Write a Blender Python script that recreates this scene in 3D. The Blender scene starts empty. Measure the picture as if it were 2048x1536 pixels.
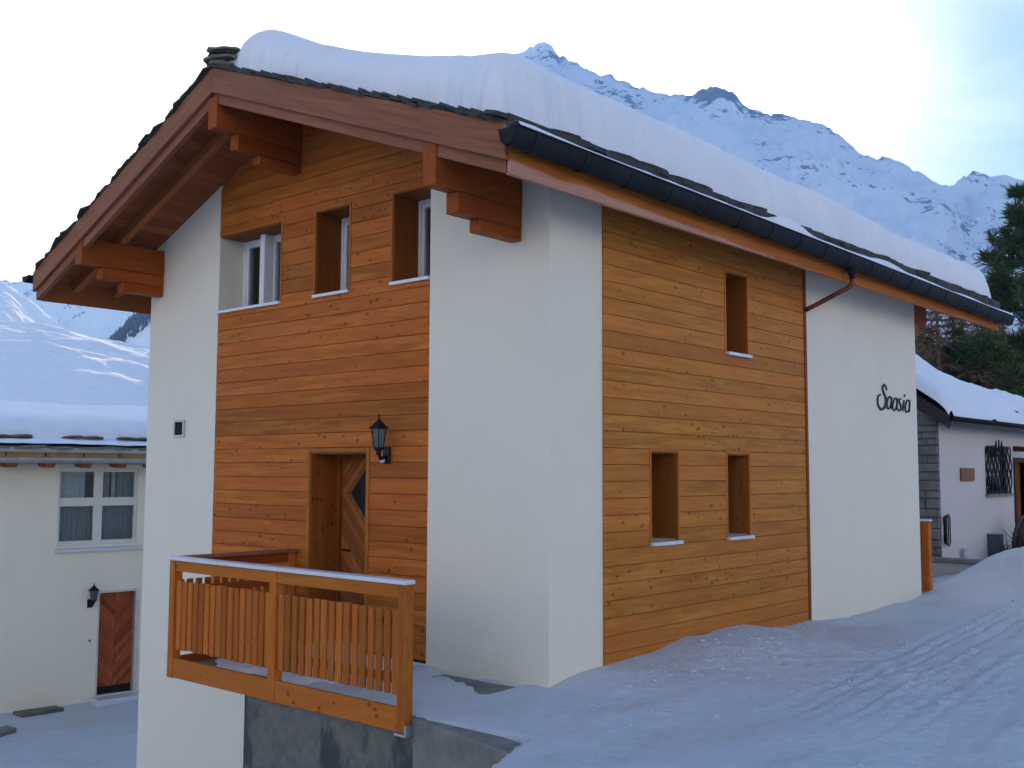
import bpy, bmesh, math, random
import numpy as np
from mathutils import Vector, Matrix
SC = bpy.context.scene
COL = SC.collection
R = math.radians

# ------------------------------------------------------------------ camera
YAW, PITCH, ROLL = -0.72045249, 0.08139653, 0.00437501
CAM = Vector((5.96773, -7.31933, 1.9))
fw = Vector((math.cos(PITCH)*math.sin(YAW), math.cos(PITCH)*math.cos(YAW), math.sin(PITCH)))
rt = Vector((math.cos(YAW), -math.sin(YAW), 0)); up = rt.cross(fw)
r2 = math.cos(ROLL)*rt + math.sin(ROLL)*up; u2 = -math.sin(ROLL)*rt + math.cos(ROLL)*up
cd = bpy.data.cameras.new('camera'); cam = bpy.data.objects.new('camera', cd); COL.objects.link(cam)
cam.matrix_world = Matrix(((r2.x, u2.x, -fw.x, CAM.x), (r2.y, u2.y, -fw.y, CAM.y), (r2.z, u2.z, -fw.z, CAM.z), (0, 0, 0, 1)))
cd.sensor_width = 36; cd.lens = 2126.0116/2048*36; cd.clip_start = 0.1; cd.clip_end = 60000
SC.camera = cam

# ------------------------------------------------------------------ sky, sun, exposure
SUN_H, SUN_E = -50.0, 19.0          # heading from +Y (clockwise), elevation
W = bpy.data.worlds.new('World'); SC.world = W; W.use_nodes = True
nt = W.node_tree; nt.nodes.clear()
wo = nt.nodes.new('ShaderNodeOutputWorld'); bg = nt.nodes.new('ShaderNodeBackground')
sky = nt.nodes.new('ShaderNodeTexSky'); sky.sky_type = 'NISHITA'; sky.sun_disc = False
sky.sun_elevation = R(SUN_E); sky.sun_rotation = R(SUN_H); sky.altitude = 1800
sky.air_density = 1.0; sky.dust_density = .6; sky.ozone_density = 10.0
# thin high cloud veil
tc = nt.nodes.new('ShaderNodeTexCoord'); mp = nt.nodes.new('ShaderNodeMapping'); mp.inputs['Scale'].default_value = (1.2, 1.2, 4.5)
mp.inputs['Rotation'].default_value = (0.25, 0.1, 0.4)
nz = nt.nodes.new('ShaderNodeTexNoise'); nz.inputs['Scale'].default_value = 1.9; nz.inputs['Detail'].default_value = 7; nz.inputs['Roughness'].default_value = .55
nz.inputs['Distortion'].default_value = .6
rp = nt.nodes.new('ShaderNodeMapRange'); rp.inputs[1].default_value = .38; rp.inputs[2].default_value = .72; rp.inputs[3].default_value = 0.0; rp.inputs[4].default_value = .34
mx = nt.nodes.new('ShaderNodeMix'); mx.data_type = 'RGBA'; mx.inputs[7].default_value = (9.5, 9.8, 10.4, 1)
nt.links.new(tc.outputs['Generated'], mp.inputs[0]); nt.links.new(mp.outputs[0], nz.inputs['Vector']); nt.links.new(nz.outputs[0], rp.inputs[0])
# forward-scattering brightening of the veil towards the sun
SD = (math.sin(R(SUN_H))*math.cos(R(SUN_E)), math.cos(R(SUN_H))*math.cos(R(SUN_E)), math.sin(R(SUN_E)))
nv = nt.nodes.new('ShaderNodeVectorMath'); nv.operation = 'NORMALIZE'; dt = nt.nodes.new('ShaderNodeVectorMath'); dt.operation = 'DOT_PRODUCT'; dt.inputs[1].default_value = SD
nt.links.new(tc.outputs['Generated'], nv.inputs[0]); nt.links.new(nv.outputs[0], dt.inputs[0])
au = nt.nodes.new('ShaderNodeMapRange'); au.interpolation_type = 'SMOOTHERSTEP'; au.inputs[1].default_value = .755; au.inputs[2].default_value = .995; au.inputs[3].default_value = .0; au.inputs[4].default_value = 1.0
nt.links.new(dt.outputs['Value'], au.inputs[0])
fa = nt.nodes.new('ShaderNodeMath'); fa.operation = 'MULTIPLY_ADD'; fa.inputs[1].default_value = .75; nt.links.new(au.outputs[0], fa.inputs[0]); nt.links.new(rp.outputs[0], fa.inputs[2]); fa.use_clamp = True
cl = nt.nodes.new('ShaderNodeMix'); cl.data_type = 'RGBA'; cl.inputs[6].default_value = (3.6, 5.6, 9.2, 1); cl.inputs[7].default_value = (15, 15, 14.8, 1); nt.links.new(au.outputs[0], cl.inputs[0])
nt.links.new(fa.outputs[0], mx.inputs[0]); nt.links.new(sky.outputs[0], mx.inputs[6]); nt.links.new(cl.outputs[2], mx.inputs[7]); nt.links.new(mx.outputs[2], bg.inputs[0])
bg.inputs[1].default_value = 0.15
nt.links.new(bg.outputs[0], wo.inputs[0])
sl = bpy.data.lights.new('sun', 'SUN'); sl.energy = 5.0; sl.angle = R(.53); sl.color = (1, .97, .93)
so = bpy.data.objects.new('sun', sl); COL.objects.link(so)
sd = Vector((math.sin(R(SUN_H))*math.cos(R(SUN_E)), math.cos(R(SUN_H))*math.cos(R(SUN_E)), math.sin(R(SUN_E))))
so.rotation_euler = sd.to_track_quat('Z', 'Y').to_euler(); so.location = (0, 0, 40)
SC.view_settings.view_transform = 'Standard'; SC.view_settings.look = 'None'; SC.view_settings.gamma = 1
SC.view_settings.exposure = .36
SC.render.engine = 'CYCLES'; SC.cycles.use_denoising = True; SC.cycles.max_bounces = 6
SC.cycles.diffuse_bounces = 3; SC.cycles.transparent_max_bounces = 8
SC.cycles.volume_bounces = 2; SC.cycles.caustics_reflective = False; SC.cycles.caustics_refractive = False

# ------------------------------------------------------------------ helpers
RNG = random.Random(7)
LOCAL = set()
def root_of(o):
    while o.parent: o = o.parent
    return o
def tag(o, label=None, cat=None, group=None, kind=None):
    if label: o['label'] = label
    if cat: o['category'] = cat
    if group: o['group'] = group
    if kind: o['kind'] = kind
    return o
def empty(name, loc, rz=0, local=False):
    o = bpy.data.objects.new(name, None); COL.objects.link(o); o.location = loc; o.rotation_euler = (0, 0, rz)
    o.empty_display_size = .2
    if local: LOCAL.add(o.name)
    return o
def link(name, me, mat, parent=None, mtx=None):
    o = bpy.data.objects.new(name, me); COL.objects.link(o)
    if mat and not me.materials: me.materials.append(mat)
    if parent: o.parent = parent
    if mtx is not None: o.matrix_local = mtx
    return o
def finish(name, verts, faces, mat, parent=None, smooth=False, bevel=0):
    if parent:
        r = root_of(parent)
        if r.name not in LOCAL:
            L = r.location; verts = [(v[0]-L.x, v[1]-L.y, v[2]-L.z) for v in verts]
    me = bpy.data.meshes.new(name); me.from_pydata([tuple(v) for v in verts], [], faces)
    bm = bmesh.new(); bm.from_mesh(me); bmesh.ops.recalc_face_normals(bm, faces=bm.faces)
    if bevel: bmesh.ops.bevel(bm, geom=bm.edges[:], offset=bevel, segments=1, affect='EDGES')
    if smooth:
        for f in bm.faces: f.smooth = True
    bm.to_mesh(me); bm.free(); me.update()
    return link(name, me, mat, parent)
class MB:
    def __init__(s): s.v = []; s.f = []
    def add(s, v, f):
        n = len(s.v); s.v += [tuple(p) for p in v]; s.f += [tuple(i+n for i in q) for q in f]; return s
    def box(s, x0, x1, y0, y1, z0, z1, M=None):
        v = [(x, y, z) for z in (z0, z1) for x, y in ((x0, y0), (x1, y0), (x1, y1), (x0, y1))]
        if M is not None: v = [M @ Vector(p) for p in v]
        return s.add(v, [(3, 2, 1, 0), (4, 5, 6, 7), (0, 1, 5, 4), (1, 2, 6, 5), (2, 3, 7, 6), (3, 0, 4, 7)])
    def prism(s, poly, vec):            # poly: 3D points, vec: extrusion
        n = len(poly); vec = Vector(vec)
        v = [Vector(p) for p in poly]; v += [p+vec for p in v]
        return s.add(v, [tuple(range(n-1, -1, -1)), tuple(range(n, 2*n))] + [(i, (i+1) % n, n+(i+1) % n, n+i) for i in range(n)])
    def tube(s, pts, r, n=8, caps=True):
        P = [Vector(p) for p in pts]; rs = r if hasattr(r, '__len__') else [r]*len(P)
        v = []; f = []; prev = None
        for i, p in enumerate(P):
            t = (P[min(i+1, len(P)-1)]-P[max(i-1, 0)]).normalized()
            if prev is None:
                a = t.cross(Vector((0, 0, 1)));
                if a.length < .05: a = t.cross(Vector((1, 0, 0)))
            else: a = prev - t*prev.dot(t)
            a.normalize(); prev = a; b = t.cross(a)
            for k in range(n):
                w = 2*math.pi*k/n; v.append(p + (a*math.cos(w)+b*math.sin(w))*rs[i])
        for i in range(len(P)-1):
            for k in range(n): f.append((i*n+k, i*n+(k+1) % n, (i+1)*n+(k+1) % n, (i+1)*n+k))
        if caps: f.append(tuple(range(n-1, -1, -1))); f.append(tuple((len(P)-1)*n+k for k in range(n)))
        return s.add(v, f)
    def lathe(s, prof, c, n=12, ang0=0):
        v = []; f = []
        for r, z in prof:
            for k in range(n):
                w = ang0+2*math.pi*k/n; v.append((c[0]+r*math.cos(w), c[1]+r*math.sin(w), c[2]+z))
        for i in range(len(prof)-1):
            for k in range(n): f.append((i*n+k, i*n+(k+1) % n, (i+1)*n+(k+1) % n, (i+1)*n+k))
        f.append(tuple(range(n-1, -1, -1))); f.append(tuple((len(prof)-1)*n+k for k in range(n)))
        return s.add(v, f)
    def build(s, name, mat, parent=None, smooth=False, bevel=0): return finish(name, s.v, s.f, mat, parent, smooth, bevel)
def box(name, x0, x1, y0, y1, z0, z1, mat, parent=None, bevel=0):
    return MB().box(x0, x1, y0, y1, z0, z1).build(name, mat, parent, bevel=bevel)

# numpy value noise
def _hash(ix, iy, seed):
    h = (ix.astype(np.int64)*374761393 + iy.astype(np.int64)*668265263 + seed*1442695041) & 0xffffffff
    h = ((h ^ (h >> 13))*1274126177) & 0xffffffff
    return ((h ^ (h >> 16)) & 0xffff)/65535.0
def vnoise(x, y, seed=0):
    ix = np.floor(x); iy = np.floor(y); fx = x-ix; fy = y-iy
    fx = fx*fx*fx*(fx*(fx*6-15)+10); fy = fy*fy*fy*(fy*(fy*6-15)+10)
    a = _hash(ix, iy, seed); b = _hash(ix+1, iy, seed); c = _hash(ix, iy+1, seed); d = _hash(ix+1, iy+1, seed)
    return (a+(b-a)*fx)*(1-fy)+(c+(d-c)*fx)*fy
def fbm(x, y, seed=0, oct=4, gain=.5):
    t = 0; a = 1; n = 0
    for o in range(oct):
        t = t+a*vnoise(x*2**o+17.3*o, y*2**o-9.1*o, seed+o); n += a; a *= gain
    return t/n*2-1
def ss(a, b, x):
    t = np.clip((x-a)/(b-a), 0, 1); return t*t*(3-2*t)
def grid_mesh(name, X, Y, Z, mat, parent=None, smooth=True, attr=None):
    ny, nx = X.shape
    me = bpy.data.meshes.new(name)
    co = np.stack([X, Y, Z], -1).reshape(-1, 3)
    if parent:
        r = root_of(parent)
        if r.name not in LOCAL: co = co-np.array(r.location)
    i = np.arange(ny*nx).reshape(ny, nx)
    q = np.stack([i[:-1, :-1], i[:-1, 1:], i[1:, 1:], i[1:, :-1]], -1).reshape(-1, 4)
    me.vertices.add(len(co)); me.vertices.foreach_set('co', co.ravel().astype(np.float32))
    me.loops.add(q.size); me.loops.foreach_set('vertex_index', q.ravel().astype(np.int32))
    me.polygons.add(len(q)); me.polygons.foreach_set('loop_start', np.arange(0, q.size, 4, dtype=np.int32))
    me.polygons.foreach_set('loop_total', np.full(len(q), 4, dtype=np.int32))
    me.polygons.foreach_set('use_smooth', np.full(len(q), smooth, dtype=bool))
    if attr is not None:
        for k, a in attr.items():
            at = me.attributes.new(k, 'FLOAT', 'POINT'); at.data.foreach_set('value', a.ravel().astype(np.float32))
    me.update(calc_edges=True); me.validate()
    return link(name, me, mat, parent)

# ------------------------------------------------------------------ materials
class NT:
    def __init__(s, name):
        s.m = bpy.data.materials.new(name); s.m.use_nodes = True; s.t = s.m.node_tree
        s.b = s.t.nodes['Principled BSDF']; s.out = s.t.nodes['Material Output']
    def n(s, typ, **kw):
        nd = s.t.nodes.new('ShaderNode'+typ)
        for k, v in kw.items():
            if k.startswith('i_'):
                k = k[2:]; k = int(k) if k.isdigit() else k.replace('_', ' ')
                if hasattr(v, 'is_output') or isinstance(v, bpy.types.NodeSocket): s.t.links.new(v, nd.inputs[k])
                else: nd.inputs[k].default_value = v
            else: setattr(nd, k, v)
        return nd
    def math(s, op, a, b=None, c=None):
        nd = s.t.nodes.new('ShaderNodeMath'); nd.operation = op
        for i, v in enumerate((a, b, c)):
            if v is None: continue
            if isinstance(v, (int, float)): nd.inputs[i].default_value = v
            else: s.t.links.new(v, nd.inputs[i])
        return nd.outputs[0]
    def mix(s, f, a, b, mode='MIX'):
        nd = s.t.nodes.new('ShaderNodeMix'); nd.data_type = 'RGBA'; nd.blend_type = mode
        for i, v in ((0, f), (6, a), (7, b)):
            if isinstance(v, (int, float)): nd.inputs[i].default_value = v
            elif isinstance(v, tuple): nd.inputs[i].default_value = v if len(v) == 4 else (*v, 1)
            else: s.t.links.new(v, nd.inputs[i])
        return nd.outputs[2]
    def rng(s, v, a, b, c=0, d=1, smooth=False):
        nd = s.t.nodes.new('ShaderNodeMapRange'); s.t.links.new(v, nd.inputs[0])
        if smooth: nd.interpolation_type = 'SMOOTHSTEP'
        for i, q in enumerate((a, b, c, d)): nd.inputs[i+1].default_value = q
        return nd.outputs[0]
    def noise(s, vec, scale, detail=4, rough=.5, dist=0):
        nd = s.n('TexNoise', i_Scale=scale, i_Detail=detail, i_Roughness=rough, i_Distortion=dist)
        if vec is not None: s.t.links.new(vec, nd.inputs['Vector'])
        return nd.outputs[0]
    def scale(s, vec, sc, add=None):
        m = s.n('VectorMath', operation='MULTIPLY'); s.t.links.new(vec, m.inputs[0]); m.inputs[1].default_value = sc
        if add is None: return m.outputs[0]
        a = s.n('VectorMath', operation='ADD'); s.t.links.new(m.outputs[0], a.inputs[0]); s.t.links.new(add, a.inputs[1]); return a.outputs[0]
    def obj(s): return s.n('TexCoord').outputs['Object']
    def bump(s, h, strength=.3, dist=.01):
        nd = s.n('Bump', i_Strength=strength, i_Distance=dist); s.t.links.new(h, nd.inputs['Height']); s.t.links.new(nd.outputs[0], s.b.inputs['Normal'])
    def col(s, c):
        if isinstance(c, tuple): s.b.inputs['Base Color'].default_value = (*c, 1) if len(c) == 3 else c
        else: s.t.links.new(c, s.b.inputs['Base Color'])
    def set(s, **kw):
        for k, v in kw.items(): s.b.inputs[k.replace('_', ' ')].default_value = v
        return s.m
def wood(name, light, dark, red, axis='X', rough=.5, knots=1.0, vary=.35, gs=1.0, spec=.08, shear=0):
    N = NT(name); o = N.obj(); oi = N.n('ObjectInfo').outputs['Random']
    off = N.n('CombineXYZ'); 
    for i, k in enumerate((37., 53., 71.)): N.t.links.new(N.math('MULTIPLY', oi, k), off.inputs[i])
    ax = 'XYZ'.index(axis)
    sc = [16*gs]*3; sc[ax] = 1.1*gs
    if shear:        # follow the slope of the board
        sx_ = N.n('SeparateXYZ'); N.t.links.new(o, sx_.inputs[0]); cx_ = N.n('CombineXYZ')
        N.t.links.new(sx_.outputs[0], cx_.inputs[0]); N.t.links.new(sx_.outputs[1], cx_.inputs[1]); N.t.links.new(N.math('MULTIPLY_ADD', sx_.outputs[0], shear, sx_.outputs[2]), cx_.inputs[2]); o = cx_.outputs[0]
    v = N.scale(o, tuple(sc), off.outputs[0])
    g1 = N.noise(v, 1.0, 5, .6, .8); g2 = N.noise(v, 5.0, 3, .6, .3)
    big = N.noise(N.scale(o, (1.3, 1.3, 1.3), off.outputs[0]), 1.0, 3, .5)
    c = N.mix(N.rng(g1, .34, .64), dark, light)
    c = N.mix(N.rng(big, .35, .7, 0, .55), c, red)
    r2_ = N.math('FRACT', N.math('MULTIPLY', oi, 7.31)); r3 = N.math('FRACT', N.math('MULTIPLY', oi, 23.17))
    c = N.mix(N.math('MULTIPLY', r2_, .55), c, red)
    hs = N.n('HueSaturation'); N.t.links.new(c, hs.inputs['Color']); N.t.links.new(N.rng(r3, 0, 1, 1-vary*.55, 1+vary*.45), hs.inputs['Value']); c = hs.outputs[0]
    c = N.mix(N.rng(g2, .5, .8, 0, .35), c, tuple(q*.55 for q in dark))
    if knots:
        ks = [15.]*3; ks[ax] = 9.5
        kv = N.scale(o, tuple(ks), off.outputs[0])
        vo = N.n('TexVoronoi', i_Scale=1.0, i_Randomness=1.0); N.t.links.new(kv, vo.inputs['Vector'])
        gate = N.n('SeparateColor'); N.t.links.new(vo.outputs['Color'], gate.inputs[0])
        clus = N.noise(N.scale(o, (1.5, 1.5, 1.5), off.outputs[0]), 1.3, 2, .5)
        on = N.rng(N.math('ADD', gate.outputs[0], N.math('MULTIPLY', clus, .7)), .86, .94)
        sz = N.rng(gate.outputs[1], 0, 1, .10, .36)
        kk = N.math('MULTIPLY', N.math('MULTIPLY', N.math('SMOOTH_MIN', 1.0, N.math('MULTIPLY', N.math('SUBTRACT', sz, vo.outputs['Distance']), 6.5), .2), on), .66*knots)
        kk = N.math('MAXIMUM', kk, 0.0)
        c = N.mix(kk, c, (.075, .022, .009))
    N.col(c); N.set(Roughness=rough, Specular_IOR_Level=spec)
    N.bump(g1, .25, .004)
    return N.m
def plain(name, c, rough=.6, metal=0, var=.12, ns=6, bump=0, spec=.5):
    N = NT(name); n = N.noise(N.obj(), ns, 4, .6)
    N.col(N.mix(N.rng(n, .3, .7), tuple(q*(1-var) for q in c), tuple(min(1, q*(1+var)) for q in c)))
    if bump: N.bump(N.noise(N.obj(), ns*8, 4, .6), bump, .01)
    return N.set(Roughness=rough, Metallic=metal, Specular_IOR_Level=spec)
def snow_mat(name, dirt=.0, fine=1.0, alb=(.86, .875, .90)):
    N = NT(name); o = N.obj()
    a = N.noise(o, 1.3, 5, .6)
    col = N.mix(N.rng(a, .3, .7), tuple(q*.94 for q in alb), alb)
    if dirt:
        d = N.noise(N.scale(o, (1.0, .45, 1.0)), 1.6, 6, .65, .4)
        col = N.mix(N.rng(d, .48, .75, 0, dirt), col, (.56, .47, .45))
        sp = N.noise(o, 60, 3, .7); col = N.mix(N.rng(sp, .66, .74, 0, .25), col, (.35, .3, .3))
    N.col(col); N.set(Roughness=.7, Specular_IOR_Level=.2)
    h = N.math('ADD', N.math('MULTIPLY', N.noise(o, 9, 6, .7), 1.0), N.math('MULTIPLY', N.noise(o, 55, 4, .7), .45))
    N.bump(h, .7*fine, .06)
    return N.m
def plaster(name, c, stain=.04):
    N = NT(name); o = N.obj()
    a = N.noise(o, .9, 5, .6); s = N.noise(N.scale(o, (3, 3, .35)), 1.0, 4, .6)
    col = N.mix(N.rng(a, .3, .7, 0, 1), tuple(q*(1-stain) for q in c), c)
    col = N.mix(N.rng(s, .5, .8, 0, .22), col, tuple(q*.88 for q in c))
    N.col(col); N.set(Roughness=.9, Specular_IOR_Level=.2); N.bump(N.math('ADD', N.noise(o, 130, 3, .7), N.math('MULTIPLY', N.noise(o, 14, 3, .6), .8)), .6, .006)
    return N.m
def glass(name, tint=(.9, .95, 1)):
    N = NT(name); tr = N.n('BsdfTransparent'); tr.inputs[0].default_value = (*tint, 1)
    gl = N.n('BsdfGlossy'); gl.inputs['Roughness'].default_value = .02
    fr = N.n('Fresnel'); fr.inputs[0].default_value = 1.5
    mxs = N.n('MixShader'); N.t.links.new(fr.outputs[0], mxs.inputs[0]); N.t.links.new(tr.outputs[0], mxs.inputs[1]); N.t.links.new(gl.outputs[0], mxs.inputs[2])
    N.t.links.new(mxs.outputs[0], N.out.inputs[0]); return N.m
def foliage(name, a, b, ns=1.5):
    N = NT(name); n = N.noise(N.obj(), ns, 3, .6); oi = N.n('ObjectInfo').outputs['Random']
    N.col(N.mix(N.rng(N.math('ADD', n, N.math('MULTIPLY', oi, .2)), .35, .8), a, b)); return N.set(Roughness=.7, Specular_IOR_Level=.2)

L_, D_, R_ = (.57, .20, .034), (.31, .085, .013), (.46, .11, .021)
M_board_f = wood('larch_boards_front', L_, D_, R_, 'X')
M_board_s = wood('larch_boards_side', (.62, .265, .044), (.36, .122, .019), (.50, .155, .028), 'Y', vary=.24)
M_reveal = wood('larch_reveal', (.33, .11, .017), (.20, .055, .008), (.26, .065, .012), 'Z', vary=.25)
M_trim = wood('larch_trim', (.54, .21, .04), (.38, .125, .022), (.45, .145, .03), 'Z', knots=0)
FA = ((.36, .165, .085), (.17, .066, .034), (.29, .105, .058))
M_fascia = wood('stained_fascia', *FA, 'X', rough=.55, knots=.2, vary=.08, gs=1.15, shear=.36)
M_fascia_l = wood('stained_fascia_left', *FA, 'X', rough=.55, knots=.2, vary=.08, gs=1.15, shear=-.42)
M_beam = wood('glazed_beam', (.38, .10, .018), (.24, .052, .009), (.31, .065, .013), 'Y', knots=.4, vary=.2)
M_soffit = wood('soffit_boards', (.36, .13, .045), (.24, .075, .022), (.30, .085, .03), 'Y', knots=.5, vary=.3)
M_rafter = wood('rafter_wood', (.42, .15, .05), (.28, .09, .025), (.35, .11, .035), 'X', knots=.4, vary=.2)
M_rail_x = wood('railing_wood_x', (.54, .195, .026), (.38, .115, .014), (.46, .13, .02), 'X', vary=.2)
M_rail_z = wood('railing_wood_z', (.54, .185, .026), (.35, .095, .013), (.45, .11, .019), 'Z', knots=.4, vary=.45)
M_door = wood('door_planks', (.40, .17, .045), (.25, .085, .02), (.36, .10, .03), 'Z', knots=.6, vary=.5)
M_nbdoor = wood('neighbour_door_planks', (.42, .12, .04), (.25, .06, .02), (.40, .08, .03), 'Z', knots=.5, vary=.7)
M_plaster = plaster('white_plaster', (.83, .775, .635))
M_plaster_nb = plaster('cream_plaster', (.90, .83, .65))
M_plaster_r = plaster('pale_plaster', (.64, .57, .52))
M_snow = snow_mat('ground_snow', .6, 1.0, (.66, .68, .71))
M_rsnow = snow_mat('roof_snow', .0, .5)
M_slate = plain('slate', (.036, .038, .034), .8, var=.5, ns=5, bump=.4)
M_slate_b = plain('brown_slate', (.13, .115, .08), .75, var=.4, ns=5, bump=.4)
M_gutter = plain('dark_gutter', (.014, .016, .018), .6, 0, var=.3, ns=3, spec=.12)
M_zinc = plain('zinc_gutter', (.45, .48, .5), .4, .7, var=.15, ns=3)
M_copper = plain('copper_pipe', (.22, .06, .032), .45, .6, var=.3, ns=8)
M_white = plain('white_paint', (.78, .79, .80), .35, var=.04)
M_sill = plain('sill_metal', (.68, .70, .73), .35, .2, var=.06)
M_dark = plain('dark_void', (.015, .015, .017), .8)
M_black = plain('black_iron', (.008, .008, .010), .5, 0, var=.3, spec=.25)
M_curtain = plain('grey_curtain', (.16, .17, .17), .9, ns=12)
M_curt_nb = plain('pale_curtain', (.72, .76, .72), .9, ns=10)
M_glass = glass('window_glass')
M_lglass = plain('lantern_glass', (.10, .12, .12), .12, var=.25, ns=30)
M_greypanel = plain('aluminium', (.5, .52, .55), .35, .6, var=.1)
def concrete():
    N = NT('wet_concrete'); o = N.obj()
    a = N.noise(N.scale(o, (2.2, 2.2, .9)), 1.0, 5, .6); b = N.noise(o, 14, 4, .6)
    c = N.mix(N.rng(b, .3, .7), (.10, .10, .082), (.165, .162, .135)); c = N.mix(N.rng(a, .5, .6, 0, .85, True), c, (.03, .034, .033))
    N.col(c); N.bump(b, .3, .01); return N.set(Roughness=.75)
M_conc = concrete()
M_conc_d = plain('grey_concrete', (.19, .18, .15), .8, var=.3, ns=5, bump=.4)
def eave_mat():
    N = NT('eave_board'); o = N.obj(); sp = N.n('SeparateXYZ'); N.t.links.new(o, sp.inputs[0])
    g = N.noise(N.scale(o, (18, 1.1, 18)), 1.0, 5, .6, .6)
    org = N.mix(N.rng(g, .3, .7), (.33, .085, .012), (.50, .16, .026)); pale = N.mix(N.rng(g, .3, .7), (.44, .22, .15), (.55, .30, .21))
    # dried, paler lower edge: a tide mark with drip scallops, fading out towards the back of the house
    wv = N.noise(N.scale(o, (0, 1.5, 0)), 1.0, 3, .5); wz = N.math('ADD', sp.outputs[2], N.math('MULTIPLY', wv, -.10))
    lim = N.rng(sp.outputs[1], -5.5, 1.6, EAVE_ZM, EAVE_ZM-.17)
    m = N.rng(N.math('SUBTRACT', lim, wz), -.012, .012)
    N.col(N.mix(m, org, pale)); N.bump(g, .2, .004); return N.set(Roughness=.55, Specular_IOR_Level=.08)

# ------------------------------------------------------------------ terrain
def edge_x(y):      # left edge of the raised road
    return np.interp(y, [-60, -8, -4, -2.15, -1.73, -1.44, -1.40, 0, 8.6, 9.6, 12, 14, 18, 40], [9, 3.4, 2.0, 1.26, 1.06, .95, -1.7, -1.7, -3, -3.2, -3.5, -4, -6, -14])
def ground_h(x, y):
    wall = np.interp(y, [-3, -.5, 0, .35, .8, 1.5, 2.1, 2.5, 3.4, 3.95, 5, 6.2, 7.5, 8.7, 10, 30], [.02, .02, .012, .07, .095, .115, .19, .18, .21, .1, .087, .02, .05, .05, .0, .0])
    road = .03+.012*np.clip(y, -10, 30)+.03*np.clip(x-2, 0, 6)+.05*np.clip(-y-2, 0, 6)*.5
    hi = wall+(road-wall)*ss(.2, 1.7, x)
    bank = (.13+.05*fbm(x*1.3, y*1.1, 7, 3)+.52*ss(-.5, .75, x+.12*fbm(y*.9, x*.9, 3))*ss(8.7, 10.9, y+.25*fbm(x, y, 5)))*ss(8.3, 9.6, y)*(1-ss(2.3, 3.4, x))*(1-.55*ss(12.5, 16, y))
    back = -.12-.28*ss(-.6, -2.0, x)+.25*ss(12, 15, y)
    hi = np.where(y > 8.3, hi+(back-hi)*ss(.1, -.6, x)*ss(8.3, 9.2, y), hi)+bank
    # surface relief
    vis = ss(-3, -1, x)*ss(9, 5, x)
    hi = hi+vis*(.04*fbm(x*.8, y*.8, 11)+.009*fbm(x*3.1, y*3.1, 12, 3)+.005*fbm(x*16, y*16, 13, 2))
    tramp = ss(.25, .9, fbm(x*.55, y*.4, 21, 2)+.55)*ss(.1, .7, x)*ss(-1.6, -.6, y)
    cl = np.clip(fbm(x*5.5, y*4.5, 31, 3), -.25, 1)
    hi = hi+vis*tramp*(.022*cl+.016*np.clip(fbm(x*17, y*15, 32, 2), -.2, 1))
    # wheel tracks running along the house
    c = 2.25-.075*y
    for o_, d_, w_ in ((-.30, .022, .05), (-.12, .03, .035), (.0, .03, .03), (.20, .026, .04), (.34, .024, .03), (.62, .03, .05), (.80, .02, .03), (1.25, .02, .06), (1.5, .025, .05)):
        q = np.abs(x-c-o_-.03*fbm(y*1.3, x*0+o_, 41)); n = .45+.75*fbm(x*16, y*9, 44, 2)
        f_ = ss(-.6, 1.2, y+.8*fbm(y*.6, x*0+o_*7, 47, 2))
        hi = hi-d_*np.exp(-(q/w_)**2)*f_*n+.45*d_*np.exp(-((q-1.9*w_)/w_)**2)*f_*n
    # bare threshold slab next to the corner pier
    yb = -.26-.25*(x+1.29)+.24*fbm(x*5, y*7, 51, 4)
    bare = ss(-1.4, -1.2, x)*ss(-.22, -.40, x)*ss(yb-.05, yb+.05, y)*ss(.06, -.04, y+.04*fbm(x*6, y*6, 52, 2))
    hi = hi-.09*bare
    hi = np.where((y > -1.6) & (y < .1) & (x < .3) & (bare < .2), np.maximum(hi, -.012), hi)
    low = -2.72+.10*fbm(x*.35, y*.35, 61)+.35*ss(-14.5, -17, x-.1*y)-.02*np.clip(x+14, -40, 0)*0
    e = edge_x(y); wd = np.where(y > 8.6, 6.0, .04)
    m = np.where(y > 8.6, ss(e-4.5, e+1.0, x), np.clip((x-e+.02)/wd, 0, 1))
    far = np.hypot(x, y)
    return low+(hi-low)*m-ss(150, 600, far)*6
def seg(*p):
    o = []
    for a, b, st in p: o.append(np.arange(a, b-1e-6, st))
    return np.concatenate(o+[np.array([p[-1][1]])])
gx = seg((-9000, -1000, 2000), (-1000, -100, 100), (-100, -20, 8), (-20, -2.0, .4), (-2.0, 4.6, .03), (4.6, 12, .3), (12, 100, 6), (100, 1000, 100), (1000, 9000, 2000))
gy = seg((-9000, -1000, 2000), (-1000, -60, 80), (-60, -8, 4), (-8, -2.6, .3), (-2.6, 3.5, .028), (3.5, 13, .05), (13, 30, .35), (30, 100, 6), (100, 1000, 100), (1000, 9000, 2000))
GX, GY = np.meshgrid(gx, gy)
tag(grid_mesh('snow_ground', GX, GY, ground_h(GX, GY), M_snow), kind='structure')

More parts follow.
